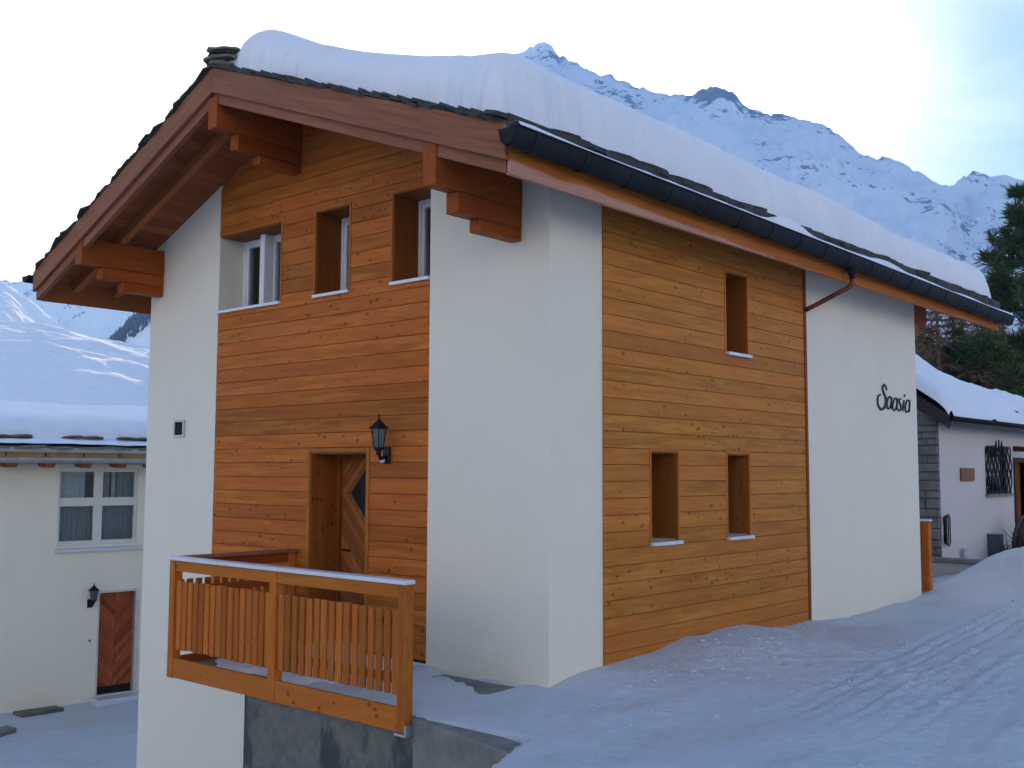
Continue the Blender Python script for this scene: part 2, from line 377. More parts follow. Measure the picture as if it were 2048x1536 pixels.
def pol(h, e, d):       # heading, elevation (deg), distance seen from the viewpoint -> world
    return np.array([CAM.x+d*math.sin(R(h)), CAM.y+d*math.cos(R(h)), CAM.z+d*math.tan(R(e))])
def rock_mat(name, rockc=(.085, .088, .10), sc=.022, thr=.612):
    N = NT(name); o = N.obj(); at = N.n('Attribute', attribute_name='rock').outputs['Fac']
    n = N.noise(N.scale(o, (1, 1, 1.6)), sc*.45, 5, .6, .5); n2 = N.noise(N.scale(o, (1, 1, 1.3)), sc*2.2, 8, .72, .3)
    m = N.rng(N.math('ADD', N.math('ADD', N.math('MULTIPLY', n, .5), N.math('MULTIPLY', n2, .6)), N.math('MULTIPLY', at, .09)), thr, thr+.03, 0, .92)
    rk = N.mix(N.rng(n2, .3, .7), tuple(q*.6 for q in rockc), tuple(q*1.6 for q in rockc))
    N.col(N.mix(m, (.92, .93, .95), rk)); N.set(Roughness=.8, Specular_IOR_Level=.1)
    N.bump(N.noise(o, sc*4, 8, .65), .5, 12)
    return N.m
RIDGE = [(-80.55,6.14,2600),(-75.37,7.71,2557),(-71.49,8.41,2528),(-68.57,8.87,2508),(-67.27,9.08,2500),(-66.71,8.98,2483),(-66.27,9.16,2470),(-65.05,10.03,2433),(-62.81,11.4,2366),(-60.47,11.8,2300),(-58.03,12.0,2266),(-54.3,12.5,2200),(-52.3,14.0,2190),(-51.4,20.4,2180),(-50,20.7,2160),(-47.51,20.7,2133),(-44.77,20.6,2100),(-43.13,20.96,2070),(-42.02,21.41,2050),(-41.05,21.91,2032),(-40.36,22.23,2020),(-39.59,22.45,2006),(-39.11,22.22,1997),(-38.70,21.73,1989),(-38.48,21.80,1985),(-38.14,21.60,1978),(-37.45,21.29,1965),(-36.90,21.01,1955),(-36.49,20.82,1947),(-35.67,20.68,1931),(-34.71,20.28,1913),(-33.76,19.99,1894),(-32.95,19.79,1878),(-31.73,19.58,1855),(-31.46,19.54,1850),(-31.19,19.75,1844),(-30.79,19.93,1836),(-30.12,19.97,1823),(-29.33,19.65,1807),(-28.94,19.13,1800),(-28.76,18.92,1798),(-28.16,18.71,1792),(-26.86,18.32,1780),(-25.32,17.96,1765),(-24.56,17.57,1758),(-23.57,16.88,1748),(-22.83,16.32,1741),(-21.86,15.80,1731),(-20.89,15.42,1721),(-19.71,14.82,1709),(-18.89,14.26,1701),(-18.55,14.13,1736),(-18.07,14.37,1809),(-17.48,14.67,1900),(-16.68,14.52,1900),(-16.01,14.44,1900),(-15.56,14.35,1900),(-15.17,14.07,1900),(-14.06,13.05,1900),(-10.93,12.00,1900),(-6.13,10.53,1900),(-1.05,8.85,1900)]  # unseen stretch behind the chalet made up to shade the village, not the hill
def ridge_sheet(name, pts, mat, nearfrac, n_near=110, prof=(.3, .7, 1.7), amp=60, jag=8.5, seed=70, cols=900, back=.5, hcols=None, knob=None, zfoot=-12):
    A = np.array(pts); hs = np.linspace(A[0, 0], A[-1, 0], cols) if hcols is None else hcols
    el = np.interp(hs, A[:, 0], A[:, 1]); ds = np.interp(hs, A[:, 0], A[:, 2])
    t = np.concatenate([np.linspace(0, 1, n_near), 1+np.linspace(.04, 1, 14)])
    H, T = np.meshgrid(np.radians(hs), t)
    D = np.where(T <= 1, nearfrac+(1-nearfrac)*T, 1+back*(T-1))*ds[None, :]
    X = CAM.x+D*np.sin(H); Y = CAM.y+D*np.cos(H)
    zr = CAM.z+ds*np.tan(np.radians(el))
    p = np.where(T <= 1, prof[0]*T+prof[1]*np.clip(T, 0, 1)**prof[2], 1-.9*(T-1))
    Z = zfoot+(zr[None, :]-zfoot)*p
    s = 1/260.
    rid = 1-np.abs(fbm(X*s, Y*s, seed, 6, .55))*2.2
    tt = np.clip(T, 0, 1); w = np.clip(4*tt*(1-tt), 0, 1)**.6
    Z = Z+amp*w*(rid-.3)+amp*.35*w*fbm(X*s*4, Y*s*4, seed+20, 4)+jag*fbm(X*s*14, Y*s*14, seed+9, 3)*np.clip(tt*1.5, 0, 1)
    rock = np.clip(fbm(X*s*1.3, Y*s*1.3, seed+33, 3)*.9+.1, -1, 1)
    rock = rock+.35*np.exp(-((1-T)/.03)**2)
    if knob:
        k = np.exp(-((np.degrees(H)-knob[0])/knob[1])**4)*(T > knob[2])*(T < 1.3); rock = rock+2.2*k
    return tag(grid_mesh(name, X, Y, Z, mat, attr={'rock': rock}), kind='structure')
M_mtn = rock_mat('mountain_snow_rock')
ridge_sheet('mountain', RIDGE, M_mtn, .42, cols=1100, hcols=np.concatenate([np.linspace(-80.55, -68, 60), np.linspace(-67.9, -44, 160), np.linspace(-43.9, -14.5, 760), np.linspace(-14, -1.05, 60)]), knob=(-30.1, 1.15, .955))
# the sunlit range on the other side of the valley, behind the viewpoint
ridge_sheet('opposite_mountain', [(35, 12, 1900), (60, 19, 1700), (90, 24, 1500), (120, 23, 1400), (139, 25, 1350), (160, 22, 1400), (190, 24, 1500), (220, 18, 1800), (245, 10, 2000)], M_mtn, .3, n_near=50, cols=240, seed=170)
def crest_sheet(name, pts, dist, slope, w, mat, seed, amp, ext=240, step=1.6, cols=500, rockv=-1):
    A = np.array(pts); hs = np.linspace(A[0, 0], A[-1, 0], cols); el = np.interp(hs, A[:, 0], A[:, 1])
    k = np.hanning(25); k /= k.sum(); el = np.convolve(np.pad(el, 12, mode='edge'), k, 'valid')
    r = np.concatenate([np.arange(-1.5*ext, -40, 12.), np.arange(-40, ext*.45, step), np.arange(ext*.45, ext, step*3)])
    H, Rr = np.meshgrid(np.radians(hs), r)
    D = dist-Rr; X = CAM.x+D*np.sin(H); Y = CAM.y+D*np.cos(H)
    zc = CAM.z+dist*np.tan(np.radians(el))
    Z = zc[None, :]-(np.sqrt((slope*Rr)**2+w*w)-w)
    lat = np.degrees(H)*dist*math.pi/180
    Z = Z+amp*(fbm(lat/38, Rr/13, seed, 4)+.5*fbm((lat+Rr*1.6)/90, Rr/16, seed+5, 3))*np.clip(1.2-np.abs(Rr)/ext, 0, 1)
    return tag(grid_mesh(name, X, Y, Z, mat, attr={'rock': np.full(X.shape, rockv, float)}), kind='structure')
M_hill = rock_mat('hill_snow', thr=1.5)
crest_sheet('snow_hill', [(-83.70,6.64),(-73.41,6.75),(-67.18,6.88),(-65.39,6.82),(-64.01,6.69),(-62.01,6.49),(-60.37,6.14),(-57.72,5.52),(-49.96,3.99)], 560, .43, 17, M_hill, 80, 4.2, ext=150)
crest_sheet('snow_spur', [(-73.50,8.57),(-69.42,8.83),(-66.92,8.67),(-65.88,7.96),(-64.47,6.77),(-62.08,4.98)], 1000, .50, 20, M_hill, 90, 7.0, ext=220)
crest_sheet('wooded_hill', [(-63.03,5.32),(-61.84,6.55),(-61.15,7.35),(-60.37,7.99),(-57.83,9.76),(-54.82,11.47)], 800, .6, 6, M_hill, 95, 1.5, ext=180)

# ------------------------------------------------------------------ main chalet
HX, HY, HZ = -3.4, 4.4, -3.0
chalet = tag(empty('chalet', (HX, HY, HZ)), 'white plastered chalet with larch cladding panels under a snow-laden overhanging roof', 'house')
XL, XR_, YB = -6.82, -.02, 8.78                 # left wall, side wall plane, back wall
RX = -3.71                                       # ridge
SLL, SLR = .412, .36
under = lambda x: (6.03+SLL*(x-RX)) if x < RX else (6.03-SLR*(x-RX))
topz = lambda x: (6.168+.426*(x-RX)) if x < RX else (6.168-.3596*(x-RX))
FX0, FX1 = -5.25, -1.553                         # cladding on the gable
WIN_F = [(-5.25, -4.0, 3.83, 4.755), (-3.37, -2.79, 3.83, 4.765), (-2.105, FX1, 3.83, 4.76)]
DOOR = (-3.385, -2.455, .0, 2.09)
SY0, SY1 = .80, 5.0                             # cladding on the long side
WIN_S = [(3.085, 3.57, 3.235, 4.143), (1.58, 2.07, 1.20, 2.10), (3.08, 3.565, 1.19, 2.10)]

def wall_cells(mb, a0, a1, z0, z1, holes, mk):
    xs = sorted({a0, a1, *[h[0] for h in holes], *[h[1] for h in holes]}); zs = sorted({z0, z1, *[h[2] for h in holes], *[h[3] for h in holes]})
    for i in range(len(xs)-1):
        for j in range(len(zs)-1):
            cx, cz = (xs[i]+xs[i+1])/2, (zs[j]+zs[j+1])/2
            if any(h[0] < cx < h[1] and h[2] < cz < h[3] for h in holes): continue
            mk(mb, xs[i], xs[i+1], zs[j], zs[j+1])
# plaster walls
m = MB()
def fpoly(m, pts, y0, y1): m.prism([(x, y0, z) for x, z in pts], (0, y1-y0, 0))
fpoly(m, [(XL, -3.8), (FX0, -3.8), (FX0, under(FX0)), (XL, under(XL))], .003, .36)
fpoly(m, [(FX1, -3.8), (XR_, -3.8), (XR_, under(XR_)), (FX1, under(FX1))], .003, .36)
m.box(FX0, FX1, .003, .36, -3.8, .03)
wall_cells(m, FX0, FX1, .03, 4.9, WIN_F+[DOOR], lambda q, a, b, c, d: q.box(a, b, .03, .36, c, d))
fpoly(m, [(FX0, 4.9), (FX1, 4.9), (FX1, under(FX1)-.01), (RX, 6.02), (FX0, under(FX0)-.01)], .03, .36)
m.build('gable_wall', M_plaster, chalet)
m = MB()
m.box(-.37, XR_, .36, SY0, -3.8, under(0)-.005); m.box(-.37, XR_, SY1, YB, -3.8, under(0)-.005)
wall_cells(m, SY0, SY1, -3.8, under(0)-.005, WIN_S, lambda q, a, b, c, d: q.box(-.37, -.03, a, b, c, d))
m.build('side_wall', M_plaster, chalet)
box('left_wall', XL, XL+.35, .36, YB, -3.8, under(XL)-.005, M_plaster, chalet)
m = MB(); fpoly(m, [(XL+.35, -3.8), (-.37, -3.8), (-.37, under(-.37)-.01), (RX, 6.0), (XL+.35, under(XL+.35)-.01)], YB-.35, YB-.001); m.build('back_wall', M_plaster, chalet)
box('upper_floor', XL+.36, -.38, .37, YB-.36, 2.55, 2.8, M_dark, chalet)

# cladding, one object for each board
def plank(mb, axis, a0, a1, z0, z1, front, back, ch=.005, clip=None):
    s = 1 if front > back else -1
    prof = [(back, z0), (front-s*ch, z0), (front, z0+ch), (front, z1-ch), (front-s*ch, z1), (back, z1)]
    v = []
    for e in (0, 1):
        for d, z in prof:
            a = (a0, a1)[e]
            if clip: lo, hi = clip(z); a = min(max(a, lo), max(lo, hi))
            v.append((a, d, z) if axis == 'x' else (d, a, z))
    n = 6; mb.add(v, [tuple(range(n)), tuple(range(2*n-1, n-1, -1))]+[(i, n+i, n+(i+1) % n, (i+1) % n) for i in range(n)])
def rows(axis, a0, a1, zbase, zlo, zhi, holes, front, back, mat, parent, clip=None):
    k = math.floor((zlo-zbase)/.16)
    while zbase+k*.16 < zhi:
        z0, z1 = max(zlo, zbase+k*.16)+.002, min(zhi, zbase+(k+1)*.16)-.002; k += 1
        if z1-z0 < .02: continue
        xs = sorted({a0, a1, *[h[i] for h in holes for i in (0, 1)]})
        cur = None
        for i in range(len(xs)-1):
            c = (xs[i]+xs[i+1])/2; lo, hi = z0, z1
            for h in holes:
                if h[0] < c < h[1]:
                    if h[2] <= lo and h[3] >= hi: lo = hi
                    elif h[2] > lo and h[2] < hi: hi = h[2]
                    elif h[3] > lo and h[3] < hi: lo = h[3]
            if hi-lo < .008:
                if cur: cur.build('board', mat, parent); cur = None
                continue
            if clip and clip(lo)[0] >= xs[i+1]-.01 or clip and clip(lo)[1] <= xs[i]+.01: continue
            if cur is None: cur = MB()
            plank(cur, axis, xs[i], xs[i+1], lo, hi, front, back, .0035 if hi-lo > .02 else .001, clip)
        if cur: cur.build('board', mat, parent)
back_f = MB()
wall_cells(back_f, FX0, FX1, .05, 4.88, [(a, b, c, d) for a, b, c, d in WIN_F]+[DOOR], lambda q, a, b, c, d: q.box(a, b, .024, .029, c, d))
M_felt = plain('shadow_gap', (.05, .02, .01), .9)
cf = back_f.build('gable_cladding', M_felt, chalet)
tag(cf, 'horizontal larch boards on the gable')
tr = .045
rows('x', FX0, FX1, 3.579, .05, 6.03, WIN_F+[(DOOR[0]-tr, DOOR[1]+tr, 0, DOOR[3]+.05)], 0, .024, M_board_f, cf,
     clip=lambda z: (RX+(z-6.03)/SLL+.004, RX+(6.03-z)/SLR-.004))
back_s = MB(); wall_cells(back_s, SY0, SY1, .0, under(0)-.01, WIN_S, lambda q, a, b, c, d: q.box(-.029, -.024, a, b, c, d))
cs = back_s.build('side_cladding', M_felt, chalet); tag(cs, 'horizontal larch boards on the long side')
rows('y', SY0, SY1, 3.0825, -.06, under(0)-.01, WIN_S, 0, -.024, M_board_s, cs)

# windows
def gable_window(x0, x1, z0, z1, d, left_wood, post=False):
    fr = MB(); w = .055
    fr.box(x0, x0+w, d, d+.07, z0, z1); fr.box(x1-w, x1, d, d+.07, z0, z1); fr.box(x0+w, x1-w, d, d+.07, z1-w, z1); fr.box(x0+w, x1-w, d, d+.07, z0, z0+w)
    s = .045; X0, X1 = x0+w, x1-w
    fr.box(X0, X0+s, d+.012, d+.06, z0+w, z1-w); fr.box(X1-s, X1, d+.012, d+.06, z0+w, z1-w); fr.box(X0+s, X1-s, d+.012, d+.06, z1-w-s, z1-w); fr.box(X0+s, X1-s, d+.012, d+.06, z0+w, z0+w+s)
    if post: fr.box((x0+x1)/2-.04, (x0+x1)/2+.04, d-.004, d+.066, z0+w, z1-w)
    f = fr.build('window', M_white, chalet, bevel=0)
    box('pane', X0+s-.003, X1-s+.003, d+.03, d+.042, z0+w+s-.003, z1-w-s+.003, M_glass, f)
    c = MB(); n = 26
    for i in range(n):
        a = X0+(X1-X0)*i/n; b = X0+(X1-X0)*(i+1)/n; y = d+.12+.018*math.sin(i*2.2); y2 = d+.12+.018*math.sin((i+1)*2.2)
        c.add([(a, y, z0+.05), (b, y2, z0+.05), (b, y2, z1-.03), (a, y, z1-.03)], [(0, 1, 2, 3)])
    c.build('curtain', M_curtain, f, smooth=True)
    sl = MB().prism([(x0-.012, -.035, z0-.035), (x0-.012, -.035, z0-.004), (x0-.012, d, z0+.012), (x0-.012, d, z0-.035)], (x1-x0+.012-(0 if x1 > -1.7 else -.012), 0, 0))
    sl.build('sill', M_sill, f)
    lin = MB()
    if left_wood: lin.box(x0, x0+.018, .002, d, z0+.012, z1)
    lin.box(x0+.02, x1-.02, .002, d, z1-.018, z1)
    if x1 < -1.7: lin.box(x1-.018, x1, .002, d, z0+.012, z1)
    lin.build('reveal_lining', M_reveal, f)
    tm = MB()
    if left_wood: tm.box(x0-.022, x0, -.008, .02, z0, z1+.022)
    tm.box(x0 if left_wood else x0+.002, x1, -.008, .02, z1, z1+.022)
    if x1 < -1.7: tm.box(x1, x1+.022, -.008, .02, z0, z1+.022)
    tm.build('trim', M_trim, f)
    return f
w1 = gable_window(*WIN_F[0], .345, False, True)
box('mullion_post', -4.70, -4.61, .20, .34, 3.85, 4.735, M_white, w1, bevel=.004)
gable_window(*WIN_F[1], .345, True); gable_window(*WIN_F[2], .345, True)
def side_window(y0, y1, z0, z1):
    d = -.34; w = .05; fr = MB()
    fr.box(d-.07, d, y0, y0+w, z0, z1); fr.box(d-.07, d, y1-w, y1, z0, z1); fr.box(d-.07, d, y0+w, y1-w, z1-w, z1); fr.box(d-.07, d, y0+w, y1-w, z0, z0+w)
    f = fr.build('window', M_white, chalet)
    box('pane', d-.04, d-.03, y0+w-.003, y1-w+.003, z0+w-.003, z1-w+.003, M_glass, f)
    box('blind', d-.16, d-.15, y0-.1, y1+.1, z0-.1, z1+.1, M_dark, f)
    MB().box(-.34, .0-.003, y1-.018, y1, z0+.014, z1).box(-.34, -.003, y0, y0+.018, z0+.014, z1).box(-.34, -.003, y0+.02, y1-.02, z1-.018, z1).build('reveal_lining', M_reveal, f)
    MB().box(-.02, .008, y0-.024, y0, z0-.01, z1+.024).box(-.02, .008, y1, y1+.024, z0-.01, z1+.024).box(-.02, .008, y0, y1, z1, z1+.024).build('trim', M_trim, f)
    MB().prism([(.045, y0-.012, z0-.038), (.045, y0-.012, z0-.004), (-.34, y0-.012, z0+.016), (-.34, y0-.012, z0-.038)], (0, y1-y0+.05, 0)).build('sill', M_sill, f)
for w in WIN_S: side_window(*w)

# front door with diagonal planks and a diamond pane
dx0, dx1, dz0, dz1 = DOOR
dl = box('door', dx0+.05, dx1-.05, .415, .45, .02, dz1-.05, M_dark, chalet)
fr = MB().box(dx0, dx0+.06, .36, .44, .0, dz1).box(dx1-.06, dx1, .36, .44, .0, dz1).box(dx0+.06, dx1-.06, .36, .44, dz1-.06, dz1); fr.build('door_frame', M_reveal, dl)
dc = (dx0+dx1)/2; DCX, DCZ, DH, DW = dc, 1.645, .26, .24
def clip_poly(poly, a, b, c):      # keep a*x+b*z<=c
    out = []
    for i in range(len(poly)):
        p, q = poly[i], poly[(i+1) % len(poly)]; fp = a*p[0]+b*p[1]-c; fq = a*q[0]+b*q[1]-c
        if fp <= 0: out.append(p)
        if (fp < 0 < fq) or (fq < 0 < fp):
            t = fp/(fp-fq); out.append((p[0]+(q[0]-p[0])*t, p[1]+(q[1]-p[1])*t))
    return out
for qx in (-1, 1):
    for qz in (-1, 1):
        xa, xb = (dx0+.062, dc-.0015) if qx < 0 else (dc+.0015, dx1-.062)
        za, zb = (.03, DCZ-.0015) if qz < 0 else (DCZ+.0015, dz1-.065)
        for k in range(18):
            c0, c1 = .93+.42*k+.015, .93+.42*(k+1)-.015
            A_, B_ = qx/DW, qz/DH; o_ = A_*dc+B_*DCZ
            poly = clip_poly([(xa, za), (xb, za), (xb, zb), (xa, zb)], A_, B_, c1+o_)
            if len(poly) > 2: poly = clip_poly(poly, -A_, -B_, -(c0+o_))
            if len(poly) < 3: continue
            MB().prism([(x, .400, z) for x, z in poly], (0, .014, 0)).build('door_plank', M_door, dl)
dg = MB().prism([(DCX-DW, .385, DCZ), (DCX, .385, DCZ-DH), (DCX+DW, .385, DCZ), (DCX, .385, DCZ+DH)], (0, .022, 0)).build('diamond_frame', M_black, dl)
MB().prism([(DCX-DW*.86, .381, DCZ), (DCX, .381, DCZ-DH*.86), (DCX+DW*.86, .381, DCZ), (DCX, .381, DCZ+DH*.86)], (0, .006, 0)).build('diamond_pane', plain('dark_door_glass', (.008, .012, .014), .3, spec=.2), dg)
MB().box(dx0, dx0+.018, .002, .36, .0, dz1).box(dx1-.018, dx1, .002, .36, .0, dz1).box(dx0+.02, dx1-.02, .002, .36, dz1-.018, dz1).build('reveal_lining', M_reveal, dl)
MB().box(dx0-tr, dx0, -.012, .022, .0, dz1+tr).box(dx1, dx1+tr, -.012, .022, .0, dz1+tr).box(dx0, dx1, -.012, .022, dz1, dz1+tr).build('trim', M_trim, dl)
MB().tube([(dx0+.15, .40, 1.02), (dx0+.15, .345, 1.02), (dx0+.27, .345, 1.02)], .011, 8).build('door_handle', M_black, dl)

# roof: deck, soffit planks, rafters, brackets, barge boards
YF, YE = -1.16, 11.17
XE_R, XE_L = .475, -7.74
m = MB()
fpoly(m, [(RX, 6.051), (XE_L+.03, under(XE_L+.03)+.021), (XE_L+.03, topz(XE_L+.03)), (RX, 6.168)], YF+.03, YE-.03)
fpoly(m, [(RX, 6.051), (XE_R-.03, under(XE_R-.03)+.021), (XE_R-.03, topz(XE_R-.03)), (RX, 6.168)], YF+.03, YE-.03)
roof = m.build('roof', M_soffit, chalet)
aL = math.atan(SLL); nS = 27; ln = (RX-XE_L-.05)/math.cos(aL)/nS
for i in range(nS):
    d0 = (i*ln+.004)*math.cos(aL); d1 = ((i+1)*ln-.004)*math.cos(aL)
    xa, xb = RX-.03-d0, RX-.03-d1
    ye = .02 if xb > XL else YE-.05
    if xa > XL > xb: ye = .02
    MB().prism([(xa, YF+.05, under(xa)), (xb, YF+.05, under(xb)), (xb, YF+.05, under(xb)+.018), (xa, YF+.05, under(xa)+.018)], (0, ye-YF-.05, 0)).build('soffit_plank', M_soffit, roof)
aR = math.atan(SLR); nS = 24; ln = (XE_R-.05-RX)/math.cos(aR)/nS
for i in range(nS):
    xa, xb = RX+.03+(i*ln+.004)*math.cos(aR), RX+.03+((i+1)*ln-.004)*math.cos(aR)
    ye = .02 if xb < -.05 else YE-.05
    MB().prism([(xa, YF+.05, under(xa)), (xb, YF+.05, under(xb)), (xb, YF+.05, under(xb)+.018), (xa, YF+.05, under(xa)+.018)], (0, ye-YF-.05, 0)).build('soffit_plank', M_soffit, roof)
rd = .135
for y in (-.64, -.07, .5, 1.07, 1.64, 2.2):
    x_in = RX if y < -.09 else XL-.02
    MB().prism([(x_in, y, under(x_in)-.001), (XE_L+.04, y, under(XE_L+.04)-.001), (XE_L+.04, y, under(XE_L+.04)-rd), (x_in, y, under(x_in)-rd)], (0, .09, 0)).build('rafter', M_rafter, roof)
for y in (-.64,):
    MB().prism([(RX+.01, y, under(RX)-.004), (XE_R-.04, y, under(XE_R-.04)-.001), (XE_R-.04, y, under(XE_R-.04)-rd), (RX+.01, y, under(RX)-rd)], (0, .09, 0)).build('rafter', M_rafter, roof)
def bracket(x0, x1, tiers):
    b = None
    for i, (y0, y1, z0, z1) in enumerate(tiers):
        ix = .006*i
        o = box('purlin' if i == 0 else 'corbel', x0+ix, x1-ix, y0, y1, z0, z1, M_beam, chalet if b is None else b, bevel=.006)
        b = b or o
for x1, t, z in ((-3.65, (5.515, 5.345, 5.25), 5.86), (-.335, (4.315, 4.125, 4.01), 4.66), (-6.51, (4.415, 4.265, 4.141), 4.74)):
    bracket(x1-.16, x1, [(-1.13, -.002, t[0], z), (-.85, -.002, t[1], t[0]-.003), (-.56, -.002, t[2], t[1]-.003)])
bracket(-.165, -.01, [(YB+.002, YB+.48, 4.17, 4.66), (YB+.002, YB+.19, 3.98, 4.167)])
# barge boards on the gable
def barge(n, xa, xb, za0, za1, zb0, zb1, y0, y1): MB().prism([(xa, y0, za0), (xb, y0, zb0), (xb, y0, zb1), (xa, y0, za1)], (0, y1-y0, 0)).build(n, M_fascia if xb > xa else M_fascia_l, roof, bevel=.004)
barge('barge_board', RX+.001, XE_R, 5.898, 6.168, 4.36, 4.663, YF, YF+.045)
barge('barge_board', RX-.001, XE_L, 5.898, 6.168, 4.19, 4.452, YF, YF+.045)
barge('lower_barge_board', RX+.001, XE_R-.01, 5.793, 5.915, 4.256, 4.375, YF+.047, YF+.11)
barge('lower_barge_board', RX-.001, XE_L+.01, 5.793, 5.915, 4.085, 4.205, YF+.047, YF+.11)
EAVE_ZM = 7.315
M_eave = eave_mat()
box('eave_board', XE_R-.03, XE_R+.012, YF+.047, YE, 4.25, 4.60, M_eave, roof, bevel=.004)
box('eave_board', XE_L-.004, XE_L+.028, YF+.112, YE, 4.085, 4.44, M_rafter, roof)
box('drip_flashing', XE_R+.014, XE_R+.03, YF+.01, YE+.05, 4.47, 4.735, M_slate, roof)
# gutters
def gutter(xc, zc, r, y0, y1, joints, fall=0, deep=1.0):
    fz = lambda y: -fall*(y-y0)/(y1-y0)
    n = 12; ring = []
    for k in range(n+1):
        a = math.pi+math.pi*k/n; ring.append((r*math.cos(a), deep*r*math.sin(a)))
    for k in range(n, -1, -1):
        a = math.pi+math.pi*k/n; ring.append(((r-.006)*math.cos(a), deep*(r-.006)*math.sin(a)+.001))
    g = MB().prism([(xc+a, y0, zc+b) for a, b in ring], (0, y1-y0, -fall))
    lip = MB()
    ob = g.build('gutter', M_gutter, roof, smooth=False)
    MB().tube([(xc+r, y0, zc), (xc+r, y1, zc-fall)], .011, 8).tube([(xc-r, y0, zc), (xc-r, y1, zc-fall)], .008, 6).build('gutter_bead', M_gutter, ob, smooth=True)
    for y in (y0, y1-.006):
        MB().prism([(xc+a, y, zc+b+fz(y)) for a, b in ring[:n+1]], (0, .006, 0)).build('gutter_end', M_gutter, ob)
    y = joints
    while y < y1-.1:
        rr = [(a*1.07, b*1.07) for a, b in ring[:n+1]]+[(a*1.01, b*1.01) for a, b in ring[n::-1]]
        MB().prism([(xc+a, y, zc+b+fz(y)) for a, b in rr], (0, .05, 0)).build('gutter_clip', M_gutter, ob); y += .655
    return ob
gR = gutter(XE_R+.12, 4.57, .098, YF-.1, YE+.16, -1.03, .085, 1.45)
gL = gutter(XE_L-.10, 4.40, .085, YF-.06, YE+.1, -.6)
# copper swan neck and downpipe
gx_ = XE_R+.12
MB().lathe([(.03, -.22), (.045, -.16), (.08, -.10), (.088, -.05)], (gx_, 5.12, 4.48), 12).build('gutter_outlet', M_gutter, gR, smooth=True)
MB().tube([(gx_, 5.12, 4.28), (gx_, 5.12, 4.22), (gx_-.02, 5.115, 4.18), (gx_-.07, 5.11, 4.15), (.13, 5.045, 3.97), (.02, 5.03, 3.925)], .03, 10).build('downpipe', M_copper, chalet, smooth=True)
box('corner_strip', -.024, .014, 5.003, 5.06, -.2, under(0)-.012, wood('strip_wood', (.30, .09, .03), (.19, .05, .016), (.24, .06, .02), 'Z', knots=0), chalet, bevel=.003)

# slates at the edges of the roof, each a piece of its own
def slate_mesh(seed, sx=.42, sy=.34, th=.028):
    r = random.Random(seed); n = 8; P = []
    for k in range(n):
        a = 2*math.pi*(k+.5)/n; c, s = math.cos(a), math.sin(a); q = max(abs(c), abs(s)); P.append((sx/2*c/q*r.uniform(.82, 1), sy/2*s/q*r.uniform(.82, 1)))
    v = [(x, y, -th/2) for x, y in P]+[(x*r.uniform(.93, 1), y*r.uniform(.93, 1), th/2) for x, y in P]
    me = bpy.data.meshes.new('slate'); me.from_pydata(v, [], [tuple(range(n-1, -1, -1)), tuple(range(n, 2*n))]+[(i, (i+1) % n, n+(i+1) % n, n+i) for i in range(n)])
    me.update(); return me
SLT = [slate_mesh(i) for i in range(6)]; SLB = [slate_mesh(i+20) for i in range(3)]
for s_ in SLT: s_.materials.append(M_slate)
for s_ in SLB: s_.materials.append(M_slate_b)
def slate(parent, x, y, z, ax, tilt, rz=0, meshes=SLT, sc=1, base=(HX, HY, HZ), thick=1):
    r = RNG; M = Matrix.Translation((x-base[0], y-base[1], z-base[2])) @ Matrix.Rotation(tilt+r.uniform(-.05, .05), 4, ax) @ Matrix.Rotation(r.uniform(-.06, .06), 4, 'Y' if ax == 'X' else 'X') @ Matrix.Rotation(rz+r.uniform(-.25, .25), 4, 'Z') @ Matrix.Diagonal((sc*r.uniform(.85, 1.15), sc*r.uniform(.85, 1.15), thick*r.uniform(.8, 1.5), 1))
    return link('slate', r.choice(meshes), None, parent, M)
tR, tL = math.atan(.36), -math.atan(.426)
for row in range(2):
    n = 22
    for i in range(n):
        x = RX+.12+(XE_R-RX-.1)*(i+.5*row)/n
        slate(roof, x, YF+.12+.03*row+RNG.uniform(-.03, .02), topz(x)+.016+.024*row, 'Y', tR+RNG.uniform(.03, .13), sc=RNG.uniform(.8, 1.15), thick=.9)
    n = 24
    for i in range(n):
        x = RX-.12-(RX-XE_L-.15)*(i+.5*row)/n
        slate(roof, x, YF+.12+.03*row+RNG.uniform(-.03, .02), topz(x)+.012+.02*row, 'Y', tL-RNG.uniform(.02, .1), sc=RNG.uniform(.75, 1.05), thick=.85)
for row in range(3):
    for i in range(34):
        y = YF+.1+(YE-YF-.1)*(i+.37*row)/34
        slate(roof, XE_R-.10-.05*row, y, 4.755+.032*row+RNG.uniform(-.012, .012), 'Y', tR+RNG.uniform(-.02, .06), rz=1.57, sc=RNG.uniform(.85, 1.2), thick=.95)
for y, h in ((-.2, .04), (1.15, .05), (2.0, .03), (3.2, .03), (6.6, .03), (8.1, .03)):
    slate(roof, XE_R-.165, y, 4.80+h*.7, 'Y', tR-.03, rz=1.57, sc=.95, thick=1.2)
# stacked ridge slates at the gable tip
for k, (dx, dz, rz, sc) in enumerate(((.0, .045, .2, .8), (.03, .085, .5, .95), (-.04, .125, .1, .9), (.04, .165, .7, 1.05), (-.02, .20, .3, 1.0))):
    slate(roof, RX+dx+.03, YF+.12, 6.168+dz, 'Y', .12*(-1)**k+.05, rz=rz, meshes=SLB, sc=sc)

